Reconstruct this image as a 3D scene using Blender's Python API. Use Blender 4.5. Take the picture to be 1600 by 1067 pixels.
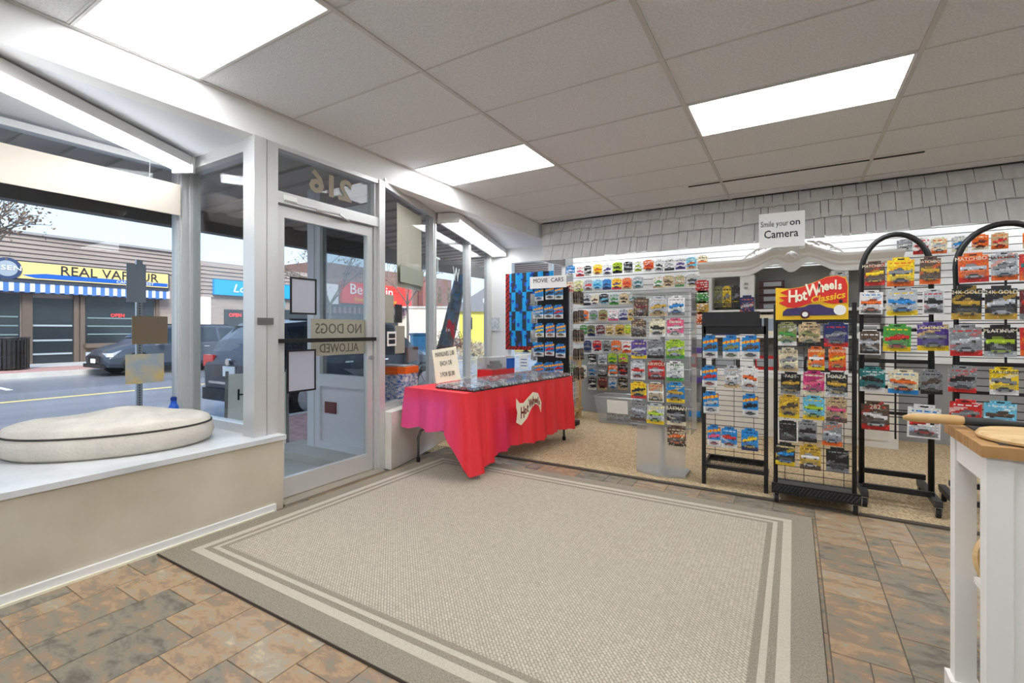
import bpy, math, random
from mathutils import Matrix, Vector
random.seed(7)
for o in list(bpy.data.objects): bpy.data.objects.remove(o)
scn = bpy.context.scene
C = scn.collection
R = math.radians
# ---------------------------------------------------------------- camera
FPX, CX, HZ, YAW, CAMZ = 735.0, 800.0, 515.0, R(30.9), 1.22
cam = bpy.data.cameras.new('camera'); camo = bpy.data.objects.new('camera', cam); C.objects.link(camo)
cam.sensor_width = 36; cam.lens = FPX / 1600 * 36; cam.shift_y = (HZ - 533.5) / 1600; cam.clip_start = .05; cam.clip_end = 300
camo.location = (0, 0, CAMZ); camo.rotation_euler = (R(90), 0, YAW)
scn.camera = camo
scn.view_settings.view_transform = 'Standard'; scn.view_settings.look = 'None'
scn.view_settings.gamma = 1; scn.view_settings.use_curve_mapping = False
scn.view_settings.exposure = 0.9
# ---------------------------------------------------------------- sky
w = bpy.data.worlds.new('sky'); scn.world = w; w.use_nodes = True
nt = w.node_tree; nt.nodes.clear()
tc = nt.nodes.new('ShaderNodeTexCoord'); sp = nt.nodes.new('ShaderNodeSeparateXYZ'); rp = nt.nodes.new('ShaderNodeValToRGB')
bg = nt.nodes.new('ShaderNodeBackground'); wo = nt.nodes.new('ShaderNodeOutputWorld')
nt.links.new(tc.outputs['Generated'], sp.inputs[0]); nt.links.new(sp.outputs['Z'], rp.inputs[0])
rp.color_ramp.elements[0].position = 0.0; rp.color_ramp.elements[0].color = (.70, .84, 1, 1)
rp.color_ramp.elements[1].position = .6; rp.color_ramp.elements[1].color = (.42, .62, 1, 1)
nt.links.new(rp.outputs[0], bg.inputs[0]); bg.inputs[1].default_value = 1.05
nt.links.new(bg.outputs[0], wo.inputs[0])
sun = bpy.data.lights.new('sun', 'SUN'); sun.energy = 3.6; sun.angle = R(25); sun.color = (1, .96, .9)
suno = bpy.data.objects.new('sun', sun); C.objects.link(suno); suno.rotation_euler = (R(48), 0, R(60))
LAMP = 7.0
# ---------------------------------------------------------------- pixel helpers (measured points on real planes)
_s, _c = math.sin(YAW), math.cos(YAW)
def ray(u, v):
    a = (u - CX) / FPX
    return (-_s + _c * a, _c + _s * a, (HZ - v) / FPX)
def PY(u, v, Y): r = ray(u, v); d = Y / r[1]; return (r[0] * d, CAMZ + r[2] * d)
def PX(u, v, X): r = ray(u, v); d = X / r[0]; return (r[1] * d, CAMZ + r[2] * d)
def PZ(u, v, z): r = ray(u, v); d = (z - CAMZ) / r[2]; return (r[0] * d, r[1] * d)
# ---------------------------------------------------------------- materials
def lin(c):
    def f(x):
        x /= 255.
        return x / 12.92 if x <= .04045 else ((x + .055) / 1.055) ** 2.4
    return (f(c[0]), f(c[1]), f(c[2]), 1)
MATS = {}
def mat(name, col=(200, 200, 200), rough=.5, metal=0, emit=0, noise=None, bump=None, spec=.5):
    if name in MATS: return MATS[name]
    m = bpy.data.materials.new(name); m.use_nodes = True; n = m.node_tree; b = n.nodes['Principled BSDF']
    c = lin(col); b.inputs['Base Color'].default_value = c; b.inputs['Roughness'].default_value = rough
    b.inputs['Metallic'].default_value = metal; b.inputs['Specular IOR Level'].default_value = spec
    if emit:
        b.inputs['Emission Color'].default_value = c; b.inputs['Emission Strength'].default_value = emit
    if noise or bump:
        t = n.nodes.new('ShaderNodeTexCoord')
    if noise:      # (scale, second colour, (stretch))
        mp = n.nodes.new('ShaderNodeMapping'); mp.inputs['Scale'].default_value = noise[2] if len(noise) > 2 else (1, 1, 1)
        x = n.nodes.new('ShaderNodeTexNoise'); x.inputs['Scale'].default_value = noise[0]; x.inputs['Detail'].default_value = 5
        r = n.nodes.new('ShaderNodeValToRGB'); r.color_ramp.elements[0].position = .35; r.color_ramp.elements[1].position = .65
        r.color_ramp.elements[0].color = c; r.color_ramp.elements[1].color = lin(noise[1])
        n.links.new(t.outputs['Object'], mp.inputs[0]); n.links.new(mp.outputs[0], x.inputs[0]); n.links.new(x.outputs[0], r.inputs[0]); n.links.new(r.outputs[0], b.inputs['Base Color'])
    if bump:       # (scale, strength)
        x2 = n.nodes.new('ShaderNodeTexNoise'); x2.inputs['Scale'].default_value = bump[0]
        bm = n.nodes.new('ShaderNodeBump'); bm.inputs['Strength'].default_value = bump[1]; bm.inputs['Distance'].default_value = .01
        n.links.new(t.outputs['Object'], x2.inputs[0]); n.links.new(x2.outputs[0], bm.inputs['Height']); n.links.new(bm.outputs[0], b.inputs['Normal'])
    MATS[name] = m; return m
def glassmat(name, tint=(240, 245, 245), refl=1.0, haze=0.0):
    m = bpy.data.materials.new(name); m.use_nodes = True; n = m.node_tree; n.nodes.clear()
    o = n.nodes.new('ShaderNodeOutputMaterial'); tr = n.nodes.new('ShaderNodeBsdfTransparent'); gl = n.nodes.new('ShaderNodeBsdfGlossy')
    tr.inputs[0].default_value = lin(tint); gl.inputs['Roughness'].default_value = .01
    fr = n.nodes.new('ShaderNodeFresnel'); ge = n.nodes.new('ShaderNodeNewGeometry'); io = n.nodes.new('ShaderNodeMath'); io.operation = 'MULTIPLY_ADD'; io.inputs[1].default_value = 1 / 1.5 - 1.5; io.inputs[2].default_value = 1.5
    n.links.new(ge.outputs['Backfacing'], io.inputs[0]); n.links.new(io.outputs[0], fr.inputs[0])
    mu = n.nodes.new('ShaderNodeMath'); mu.operation = 'MULTIPLY'; mu.inputs[1].default_value = refl
    mx = n.nodes.new('ShaderNodeMixShader')
    n.links.new(fr.outputs[0], mu.inputs[0]); n.links.new(mu.outputs[0], mx.inputs[0]); n.links.new(tr.outputs[0], mx.inputs[1]); n.links.new(gl.outputs[0], mx.inputs[2])
    last = mx
    if haze:
        df = n.nodes.new('ShaderNodeBsdfDiffuse'); df.inputs[0].default_value = lin((225, 225, 225)); m2 = n.nodes.new('ShaderNodeMixShader'); m2.inputs[0].default_value = haze
        n.links.new(mx.outputs[0], m2.inputs[1]); n.links.new(df.outputs[0], m2.inputs[2]); last = m2
    n.links.new(last.outputs[0], o.inputs[0]); MATS[name] = m; return m
def colmat(name, rough=.4):
    m = bpy.data.materials.new(name); m.use_nodes = True; n = m.node_tree; b = n.nodes['Principled BSDF']; b.inputs['Roughness'].default_value = rough
    a = n.nodes.new('ShaderNodeAttribute'); a.attribute_name = 'print'; n.links.new(a.outputs['Color'], b.inputs['Base Color']); MATS[name] = m; return m
PRINT = colmat('printed card', .35); CLOTHP = colmat('dyed cloth', .55); TOWELP = colmat('printed towel', .9)
GLASS = glassmat('window glass', (242, 245, 245), .42); BLISTER = glassmat('clear blister plastic', (235, 238, 240), 1.3, .06); FROST = glassmat('frosted acrylic', (225, 225, 225), 1, .28); CLEARA = glassmat('clear acrylic', (238, 240, 240), 1, .05); COVER = glassmat('clear box plastic', (240, 242, 244), 1.3, .1); CLEARBIN = glassmat('clear bin plastic', (225, 228, 228), 1.2, .25)
WHITE = mat('white paint', (232, 231, 228), .5); OFFW = mat('off-white painted board', (226, 222, 212), .55, noise=(3, (214, 208, 196)))
ALU = mat('brushed aluminium', (212, 212, 210), .38, .45); ALUD = mat('dark aluminium', (120, 120, 118), .4, .6)
BLACK = mat('black powder coat', (22, 22, 22), .4); BLKP = mat('black plastic', (18, 18, 20), .5); RUB = mat('rubber', (25, 25, 26), .8)
CHROME = mat('chrome', (200, 200, 200), .2, 1); GREYST = mat('grey steel', (120, 124, 126), .4, .5)
CARD = mat('kraft board', (206, 192, 172), .9); PAPER = mat('white paper', (236, 235, 230), .8); INK = mat('black ink', (25, 25, 35), .7)
WOODL = mat('light acacia wood', (222, 190, 138), .5, noise=(6, (196, 156, 98), (1, 6, 1))); WOODT = mat('oiled wood', (190, 146, 92), .45, noise=(8, (160, 114, 64), (1, 8, 1)))
RED = mat('red print', (214, 38, 28), .5); YEL = mat('yellow print', (240, 190, 20), .5); BLUE = mat('blue print', (20, 90, 180), .5); CREAM = mat('cream print', (240, 232, 205), .6)
TUBE = mat('lit fluorescent tube', (246, 250, 255), .5, emit=LAMP * 1.1); DIFF = mat('lit diffuser', (246, 250, 255), .5, emit=LAMP)
# ---------------------------------------------------------------- mesh builder
class MB:
    def __init__(s): s.v = []; s.f = []; s.m = []; s.c = []
    def add(s, vs, fs, mi=0, col=None, M=None):
        b = len(s.v)
        s.v += [tuple(M @ Vector(p)) for p in vs] if M is not None else [tuple(p) for p in vs]
        for f in fs: s.f.append([b + i for i in f]); s.m.append(mi); s.c.append(col)
        return s
    def box(s, c, d, mi=0, M=None, col=None, rz=0):
        x, y, z = d[0] / 2, d[1] / 2, d[2] / 2
        vs = [(a * x, b * y, e * z) for a in (-1, 1) for b in (-1, 1) for e in (-1, 1)]
        if rz:
            k, q = math.cos(rz), math.sin(rz); vs = [(p[0] * k - p[1] * q, p[0] * q + p[1] * k, p[2]) for p in vs]
        vs = [(p[0] + c[0], p[1] + c[1], p[2] + c[2]) for p in vs]
        return s.add(vs, [(0, 1, 3, 2), (4, 6, 7, 5), (0, 4, 5, 1), (2, 3, 7, 6), (0, 2, 6, 4), (1, 5, 7, 3)], mi, col, M)
    def bb(s, x0, x1, y0, y1, z0, z1, mi=0, col=None): return s.box(((x0 + x1) / 2, (y0 + y1) / 2, (z0 + z1) / 2), (abs(x1 - x0), abs(y1 - y0), abs(z1 - z0)), mi, None, col)
    def cyl(s, p0, p1, r0, r1=None, n=12, mi=0, cap=True):
        r1 = r0 if r1 is None else r1; p0, p1 = Vector(p0), Vector(p1); q = (p1 - p0).to_track_quat('Z', 'Y').to_matrix()
        vs = []
        for p, r in ((p0, r0), (p1, r1)):
            for i in range(n): a = 2 * math.pi * i / n; vs.append(p + q @ Vector((r * math.cos(a), r * math.sin(a), 0)))
        fs = [(i, (i + 1) % n, n + (i + 1) % n, n + i) for i in range(n)]
        if cap: fs += [tuple(reversed(range(n))), tuple(range(n, 2 * n))]
        return s.add(vs, fs, mi)
    def tube(s, pts, r, n=8, mi=0, closed=False):
        pts = [Vector(p) for p in pts]; k = len(pts); rings = []; vs = []
        for i, p in enumerate(pts):
            t = (pts[(i + 1) % k] - pts[i - 1]) if closed or 0 < i < k - 1 else (pts[1] - pts[0] if i == 0 else pts[-1] - pts[-2])
            q = t.to_track_quat('Z', 'Y').to_matrix(); rr = r[i] if isinstance(r, (list, tuple)) else r
            for j in range(n): a = 2 * math.pi * j / n; vs.append(p + q @ Vector((rr * math.cos(a), rr * math.sin(a), 0)))
        fs = []
        for i in range(k if closed else k - 1):
            a, b = i * n, ((i + 1) % k) * n
            fs += [(a + j, a + (j + 1) % n, b + (j + 1) % n, b + j) for j in range(n)]
        if not closed: fs += [tuple(reversed(range(n))), tuple(range((k - 1) * n, k * n))]
        return s.add(vs, fs, mi)
    def lathe(s, prof, n=24, c=(0, 0, 0), mi=0, M=None):
        vs = []
        for r, z in prof:
            for i in range(n): a = 2 * math.pi * i / n; vs.append((c[0] + r * math.cos(a), c[1] + r * math.sin(a), c[2] + z))
        fs = []
        for j in range(len(prof) - 1): fs += [(j * n + i, j * n + (i + 1) % n, (j + 1) * n + (i + 1) % n, (j + 1) * n + i) for i in range(n)]
        fs += [tuple(reversed(range(n))), tuple(range((len(prof) - 1) * n, len(prof) * n))]
        return s.add(vs, fs, mi, None, M)
    def prism(s, poly, d, mi=0, M=None):      # polygon in XY, thickness along +Z
        k = len(poly); vs = [(x, y, 0) for x, y in poly] + [(x, y, d) for x, y in poly]
        fs = [tuple(reversed(range(k))), tuple(range(k, 2 * k))] + [(i, (i + 1) % k, k + (i + 1) % k, k + i) for i in range(k)]
        return s.add(vs, fs, mi, None, M)
    def mesh(s, name, mats, smooth=False):
        me = bpy.data.meshes.new(name); me.from_pydata(s.v, [], s.f)
        for m in (mats if isinstance(mats, (list, tuple)) else [mats]): me.materials.append(m)
        me.polygons.foreach_set('material_index', s.m)
        if smooth: me.polygons.foreach_set('use_smooth', [True] * len(s.f))
        if any(c is not None for c in s.c):
            at = me.color_attributes.new('print', 'FLOAT_COLOR', 'CORNER'); arr = []
            for p, c in zip(me.polygons, s.c): arr += list(c or (1, 1, 1, 1)) * p.loop_total
            at.data.foreach_set('color', arr)
        me.update(); return me
    def build(s, name, mats, parent=None, loc=None, rot=None, smooth=False): return ob(name, s.mesh(name, mats, smooth), parent, loc, rot)
def ob(name, data, parent=None, loc=None, rot=None, scale=None):
    o = bpy.data.objects.new(name, data); C.objects.link(o)
    if parent: o.parent = parent
    if loc: o.location = loc
    if rot: o.rotation_euler = rot
    if scale: o.scale = scale
    return o
def tag(o, label, cat, group=None, kind=None):
    o['label'] = label; o['category'] = cat
    if group: o['group'] = group
    if kind: o['kind'] = kind
    return o
def thing(name, label, cat, loc=(0, 0, 0), rz=0, group=None): return tag(ob(name, None, None, loc, (0, 0, rz)), label, cat, group)
def struct(o, label=None):
    o['kind'] = 'structure'
    if label: o['label'] = label
    return o
def text(parent, s, size, loc, rot, m, name='lettering', sx=1.0, depth=.001, shear=0, align='CENTER', bold=0):
    cu = bpy.data.curves.new('t', 'FONT'); cu.body = s; cu.size = size; cu.extrude = depth; cu.align_x = align; cu.align_y = 'CENTER'; cu.resolution_u = 2; cu.shear = shear; cu.offset = bold
    t = bpy.data.objects.new('t', cu); C.objects.link(t); bpy.context.view_layer.update()
    me = bpy.data.meshes.new_from_object(t.evaluated_get(bpy.context.evaluated_depsgraph_get())); bpy.data.objects.remove(t)
    me.materials.clear(); me.materials.append(m)
    return ob(name, me, parent, loc, rot, (sx, 1, 1))
FACE_Y = (R(90), 0, 0); FACE_X = (R(90), 0, R(90)); BACK_X = (R(90), 0, R(-90))
def arcpts(c, r, a0, a1, n, ax='xz'):
    out = []
    for i in range(n + 1):
        a = a0 + (a1 - a0) * i / n; p = [c[0], c[1], c[2]]; p['xyz'.index(ax[0])] += r * math.cos(a); p['xyz'.index(ax[1])] += r * math.sin(a); out.append(tuple(p))
    return out
# ================================================================ ROOM
CZ = 2.723; FX = -3.1; WY = 6.6; CARPY = 3.84
RX, BY = 4.3, -3.2                                   # right and back walls, out of view
# floor slab + tiles
GROUT = mat('dark grout', (104, 96, 86), .8)
floor = struct(MB().bb(FX, RX, BY, CARPY, -.08, -.004).build('floor', GROUT))
def tilemat():
    m = bpy.data.materials.new('slate-look tile'); m.use_nodes = True; n = m.node_tree; b = n.nodes['Principled BSDF']
    t = n.nodes.new('ShaderNodeTexCoord'); g = n.nodes.new('ShaderNodeNewGeometry'); oi = n.nodes.new('ShaderNodeObjectInfo')
    mp = n.nodes.new('ShaderNodeMapping'); mp.inputs['Scale'].default_value = (1.6, 3.0, 1)
    off = n.nodes.new('ShaderNodeVectorMath'); off.operation = 'SCALE'; off.inputs['Scale'].default_value = 37
    cb = n.nodes.new('ShaderNodeCombineXYZ'); n.links.new(oi.outputs['Random'], cb.inputs[0]); n.links.new(oi.outputs['Random'], cb.inputs[1]); n.links.new(cb.outputs[0], off.inputs[0])
    ad = n.nodes.new('ShaderNodeVectorMath'); n.links.new(g.outputs['Position'], mp.inputs[0]); n.links.new(mp.outputs[0], ad.inputs[0]); n.links.new(off.outputs[0], ad.inputs[1])
    x = n.nodes.new('ShaderNodeTexNoise'); x.inputs['Scale'].default_value = 4.5; x.inputs['Detail'].default_value = 12; x.inputs['Roughness'].default_value = .65; x.inputs['Distortion'].default_value = .3; n.links.new(ad.outputs[0], x.inputs[0])
    mt = n.nodes.new('ShaderNodeMath'); mt.operation = 'MULTIPLY_ADD'; mt.inputs[1].default_value = .24; n.links.new(oi.outputs['Random'], mt.inputs[0])
    sb = n.nodes.new('ShaderNodeMath'); sb.operation = 'SUBTRACT'; sb.inputs[1].default_value = .12; n.links.new(x.outputs[0], sb.inputs[0]); n.links.new(sb.outputs[0], mt.inputs[2])
    r = n.nodes.new('ShaderNodeValToRGB'); els = r.color_ramp.elements
    els[0].position = .28; els[0].color = lin((104, 98, 86)); els[1].position = .8; els[1].color = lin((206, 178, 136))
    for p, c in ((.42, (136, 128, 112)), (.5, (146, 124, 102)), (.58, (172, 142, 108)), (.67, (156, 146, 128))): e = els.new(p); e.color = lin(c)
    n.links.new(mt.outputs[0], r.inputs[0]); n.links.new(r.outputs[0], b.inputs['Base Color']); b.inputs['Roughness'].default_value = .26
    bp = n.nodes.new('ShaderNodeBump'); bp.inputs['Strength'].default_value = .25; bp.inputs['Distance'].default_value = .004; n.links.new(x.outputs[0], bp.inputs['Height']); n.links.new(bp.outputs[0], b.inputs['Normal'])
    return m
TILE = tilemat(); tmesh = {}
def tile(x, y, w, l):
    k = (w, l)
    if k not in tmesh:
        g, e = .0012, .0012; a, b = w - 2 * g, l - 2 * g
        vs = [(g, g, -.006), (g + a, g, -.006), (g + a, g + b, -.006), (g, g + b, -.006), (g + e, g + e, 0), (g + a - e, g + e, 0), (g + a - e, g + b - e, 0), (g + e, g + b - e, 0)]
        tmesh[k] = MB().add(vs, [(4, 5, 6, 7), (0, 1, 5, 4), (1, 2, 6, 5), (2, 3, 7, 6), (3, 0, 4, 7)]).mesh('floor_tile', TILE)
    ob('floor_tile', tmesh[k], floor, (x, y, 0))
T = .24; nt_ = 0
xs = FX + .1; col = 0
while xs < 2.6:
    y = .35 - random.choice([0, .12, .24])
    while y < CARPY - .04:
        l = random.choice([.24, .36, .36, .48]); l = min(l, round(CARPY - .012 - y, 4))
        cx, cy = xs + T / 2, y + l / 2; d = -_s * cx + _c * cy; lt = _c * cx + _s * cy
        vis = d > 1.25 and abs(lt) < 1.12 * d + .35 and not (-2.75 < cx < -.1 and 1.45 < cy < 3.4)
        if vis:
            if random.random() < .12 and l < .4:
                tile(xs, y, T / 2, l); tile(xs + T / 2, y, T / 2, l)
            else: tile(xs, y, T, l)
        y += l
    xs += T
# carpet area
CARPET = mat('speckled beige carpet', (206, 184, 146), .95, noise=(70, (156, 132, 98)), bump=(180, .5))
struct(MB().bb(-4.5, RX, CARPY, WY + .1, -.08, .006).build('floor_carpet', CARPET))
struct(MB().bb(-2.9, RX, CARPY - .03, CARPY + .015, -.002, .011).build('trim_1', mat('dark transition strip', (74, 66, 56), .5)), 'dark transition strip between tile and carpet')
# ceiling: base slab, tiles, grid
CTILE = mat('fissured ceiling tile', (238, 239, 240), .9, noise=(90, (222, 223, 224)), bump=(130, .35)); GRID = mat('grey ceiling grid', (206, 204, 200), .5)
ceil = struct(MB().bb(FX - .1, RX, BY, WY + .2, CZ + .03, CZ + .1).build('ceiling', CTILE))
GX = [-3.07 + 1.22 * i for i in range(7)]; GY = [2.69 + .61 * i for i in range(-9, 7)]
lights = {(i, j) for i in (0, 2, 4) for j in range(len(GY)) if j % 4 == 2}
lights = {(i, j) for (i, j) in lights}
ctm = MB().bb(.004, 1.216, .004, .606, .0, .016).mesh('ceiling_tile', CTILE)
for i, gx in enumerate(GX[:-1]):
    for j, gy in enumerate(GY):
        if (i, j) in lights or gy > 5.7: continue
        ob('ceiling_tile', ctm, ceil, (gx, gy, CZ + random.uniform(0, .004)))
lt_ = MB().bb(.0, 1.22, 0, .25, 0, .016).mesh('ceiling_tile', CTILE)
for gx in GX[:-1]: ob('ceiling_tile', lt_, ceil, (gx, 5.755, CZ))
for gx in GX: MB().bb(gx - .013, gx + .013, BY, 6.0, CZ - .006, CZ + .01).build('grid_bar', GRID, ceil)
for gy in GY: MB().bb(GX[0], GX[-1], gy - .005, gy + .005, CZ - .002, CZ + .01).build('grid_bar', GRID, ceil)
for a, b in ((-.95, -.05), (-.05, .95)): MB().bb(a, b, 5.19, 5.215, CZ - .004, CZ + .01).build('air_slot', mat('dark slot', (60, 56, 52), .8), ceil)
MB().bb(GX[0], RX, 5.93, 5.96, CZ - .008, CZ + .01).build('edge_bar', mat('dark gap', (70, 68, 64), .8), ceil)
names = {(0, 2): 'in the ceiling beside the street-side beam over the dog bed', }
for (i, j) in sorted(lights):
    gx, gy = GX[i], GY[j]
    lb = 'lit rectangular ceiling light panel '
    lb += {(0, 10 if False else 6): ''}.get((i, j), '')
    if i == 0 and abs(gy - 3.92) < .1: s = 'above the red-draped table, touching the white beam'
    elif i == 0 and abs(gy - 1.48) < .7: s = 'above the dog bed platform, touching the white beam'
    elif i == 2 and abs(gy - 3.92) < .1: s = 'over the wire racks, behind the hanging camera sign'
    else: s = 'further back in the shop'
    t = thing('ceiling_light', lb.strip() + ' ' + s, 'ceiling light', (gx, gy, CZ), 0, 'recessed ceiling lights')
    fr = MB(); fr.bb(.012, 1.208, .008, .022, -.004, .02).bb(.012, 1.208, .588, .602, -.004, .02).bb(.012, .026, .022, .588, -.004, .02).bb(1.194, 1.208, .022, .588, -.004, .02)
    fr.build('frame', WHITE, t); MB().bb(.026, 1.194, .022, .588, .002, .008).build('diffuser', DIFF, t)
# beam along the shop front
struct(MB().bb(FX - .1, FX + .02, BY, 2.92, 2.517, CZ + .03).build('trim_2', WHITE), 'white beam above the entrance door')
struct(MB().bb(FX - .1, FX + .018, 2.922, 5.98, 2.517, CZ + .03).build('trim_3', WHITE), 'white beam above the red-draped table')
# out-of-view walls
struct(MB().bb(RX, RX + .1, BY, WY, 0, CZ).build('wall_right', WHITE)); struct(MB().bb(-4.3, RX, BY - .1, BY, 0, CZ).build('wall_back', WHITE))
# far wall: back wall greyed to paint shade into the slat gaps, slats, grey pegboard, window
struct(MB().bb(-3.0, RX, WY, WY + .12, 0, CZ).build('wall_far', mat('slat groove shade', (150, 150, 150), .6)))
wf = bpy.data.objects['wall_far']
SL = mat('white slatwall laminate', (238, 238, 236), .4)
for k in range(21):
    z = .86 + k * .076
    MB().bb(-2.86, 2.6, WY - .022, WY, z, z + .067).build('slat', SL, wf)
PEG = mat('grey pegboard', (158, 160, 160), .6)
def pegmat():
    m = PEG; n = m.node_tree; b = n.nodes['Principled BSDF']; t = n.nodes.new('ShaderNodeNewGeometry'); v = n.nodes.new('ShaderNodeVectorMath'); v.operation = 'SCALE'; v.inputs['Scale'].default_value = 39
    f = n.nodes.new('ShaderNodeVectorMath'); f.operation = 'FRACTION'; s = n.nodes.new('ShaderNodeVectorMath'); s.operation = 'SUBTRACT'; s.inputs[1].default_value = (.5, .5, .5)
    mm = n.nodes.new('ShaderNodeVectorMath'); mm.operation = 'MULTIPLY'; mm.inputs[1].default_value = (1, 0, 1); l = n.nodes.new('ShaderNodeVectorMath'); l.operation = 'LENGTH'
    g = n.nodes.new('ShaderNodeMath'); g.operation = 'LESS_THAN'; g.inputs[1].default_value = .2; mx = n.nodes.new('ShaderNodeMixRGB'); mx.inputs[1].default_value = lin((168, 170, 170)); mx.inputs[2].default_value = lin((60, 60, 60))
    for a, c in ((t.outputs['Position'], v.inputs[0]), (v.outputs[0], f.inputs[0]), (f.outputs[0], s.inputs[0]), (s.outputs[0], mm.inputs[0]), (mm.outputs[0], l.inputs[0]), (l.outputs['Value'], g.inputs[0]), (g.outputs[0], mx.inputs[0]), (mx.outputs[0], b.inputs['Base Color'])): n.links.new(a, c)
pegmat()
struct(MB().bb(-2.86, -1.1, WY - .03, WY, .01, .86).build('wall_pegboard', PEG), 'grey perforated pegboard under the slatwall')
# shingled mansard above the slatwall
SH = mat('grey painted cedar shingle', (234, 233, 230), .75, noise=(12, (222, 220, 217), (1, 1, .25)), bump=(30, .3))
sb = MB(); sb.add([(-3.0, 5.97, CZ), (RX, 5.97, CZ), (RX, 5.84, 2.2), (-3.0, 5.84, 2.2), (-3.0, WY, 2.2), (RX, WY, 2.2), (-3.0, WY, CZ), (RX, WY, CZ)], [(0, 3, 2, 1), (0, 6, 4, 3)])
shing = struct(sb.build('trim_4', mat('shingle backing with gap shade', (96, 94, 92), .8)), 'shingled grey awning along the top of the far wall')  # backing coloured dark to stand in for shade between the shingles
def shingle_row(z0, z1, y0, y1, x0, x1, wa, wb, jit):
    x = x0
    while x < x1:
        w = random.uniform(wa, wb); j = random.uniform(-jit, jit); t = .012 + random.uniform(0, .008)
        g = .003; a, b = x + g, x + w - g; k = random.uniform(-.006, .006); lb, rb = z0 + j - k, z0 + j + k
        vs = [(a, y0 - t - .004, lb), (b, y0 - t - .004, rb), (b, y1 - .003, z1), (a, y1 - .003, z1), (a, y0 - .001, lb), (b, y0 - .001, rb), (b, y1, z1), (a, y1, z1)]
        MB().add(vs, [(0, 1, 2, 3), (0, 4, 5, 1), (1, 5, 6, 2), (0, 3, 7, 4)]).build('shingle', SH, shing); x += w
def yy(z): return 5.84 + (z - 2.2) * .25
for z0, z1 in ((2.575, 2.715), (2.385, 2.63), (2.175, 2.44)):
    off = 0
    shingle_row(z0, z1, yy(z0) - .03, yy(z1) - .002, -3.02, 2.3, .07, .2, .01)
# ---------------------------------------------------------------- shop front: platform, windows, door
PX0, LY = -4.1, 1.9
pl = MB(); pl.bb(PX0 - .05, -3.0, BY, 1.96, 0, .47)
plo = struct(pl.build('wall_platform', mat('scuffed cream painted board', (206, 196, 176), .6, noise=(2.2, (190, 178, 156)))), 'low painted window platform front')
MB().bb(PX0 - .06, -2.985, BY, 1.975, .47, .5).build('platform_top', mat('grey-white painted ledge', (216, 217, 216), .45, noise=(5, (200, 202, 202))), plo)
MB().bb(-3.0, -2.982, BY, 1.9, 0, .05).build('baseboard', WHITE, plo)
MB().bb(-2.982, -2.972, BY, 1.88, 0, .012).build('quarter_round', CREAM, plo)
struct(MB().bb(PX0 - .1, FX - .1, BY, 2.0, 2.52, 2.6).build('ceiling_bay', mat('bay ceiling paint', (226, 228, 232), .6)), 'white ceiling of the left display bay')
# long left window
def frame_rect(mb, y0, y1, z0, z1, x0, x1, t, tb=None):
    tb = tb or t
    mb.bb(x0, x1, y0, y0 + t, z0, z1).bb(x0, x1, y1 - t, y1, z0, z1).bb(x0, x1, y0 + t, y1 - t, z0, z0 + tb).bb(x0, x1, y0 + t, y1 - t, z1 - t, z1)
wn = struct(ob('window_1', None, None, (0, 0, 0)), 'large street display window by the dog bed')
m = MB(); frame_rect(m, BY, 1.83, .5, 2.5, PX0 - .06, PX0 + .02, .045); m.build('window_frame', ALU, wn)
MB().bb(PX0 - .02, PX0 - .012, BY + .03, 1.8, .53, 2.47).build('pane', GLASS, wn)
m = MB(); m.bb(PX0 - .07, PX0 + .05, 1.79, 1.94, .5, 2.52).bb(PX0 + .05, PX0 + .065, 1.80, 1.835, .5, 2.5).bb(PX0 + .05, PX0 + .06, 1.86, 1.9, .5, 2.5); m.build('corner_post', ALU, wn)
wn2 = struct(ob('window_2', None, None, (0, 0, 0)), 'narrow return window between dog bed and door')
m = MB(); m.bb(PX0, FX, 1.84, 1.92, .5, .56).bb(PX0, FX, 1.82, 1.93, 2.44, 2.52).bb(PX0, FX, 1.83, 1.93, 2.48, 2.50); m.build('window_frame', ALU, wn2)
MB().bb(PX0 + .04, FX - .05, 1.876, 1.884, .55, 2.45).build('pane', GLASS, wn2)
# door posts
p1 = struct(ob('door_1', None, None, (0, 0, 0)), 'aluminium and glass entrance door with transom')
D0, D1 = 1.985, 2.865
m = MB(); m.bb(FX - .1, FX + .03, 1.80, 1.885, .5, 2.517).bb(FX - .1, FX + .02, 1.895, 1.975, 0, 2.517).bb(FX - .09, FX - .02, 1.885, 1.895, .5, 2.5); m.build('door_jamb', ALU, p1)
m = MB(); m.bb(FX - .1, FX + .03, 2.9, 2.965, 0, 2.517).bb(FX - .09, FX + .0, 2.87, 2.9, 0, 2.5); m.build('door_jamb', ALU, p1)
m = MB(); m.bb(FX - .09, FX + .02, 1.975, 2.9, 2.11, 2.19).bb(FX - .09, FX + .02, 1.975, 2.9, 2.485, 2.517); m.build('transom_rail', ALU, p1)
MB().bb(FX - .05, FX - .042, 1.975, 2.87, 2.19, 2.485).build('transom_pane', GLASS, p1)
tx = mat('taupe vinyl numerals', (150, 138, 118), .6)
text(p1, '216', .23, (FX - .038, 2.46, 2.345), BACK_X, tx, 'numerals', 1.15, .001, bold=.008)
dr = MB(); dr.bb(FX - .06, FX - .015, D0, D0 + .06, .02, 2.1).bb(FX - .06, FX - .015, D1 - .06, D1, .02, 2.1).bb(FX - .06, FX - .015, D0 + .06, D1 - .06, 2.02, 2.1).bb(FX - .06, FX - .015, D0 + .06, D1 - .06, .02, .16)
dro = dr.build('door_leaf', ALU, p1)
MB().bb(FX - .04, FX - .034, D0 + .055, D1 - .055, .155, 2.025).build('pane', GLASS, dro)
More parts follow.
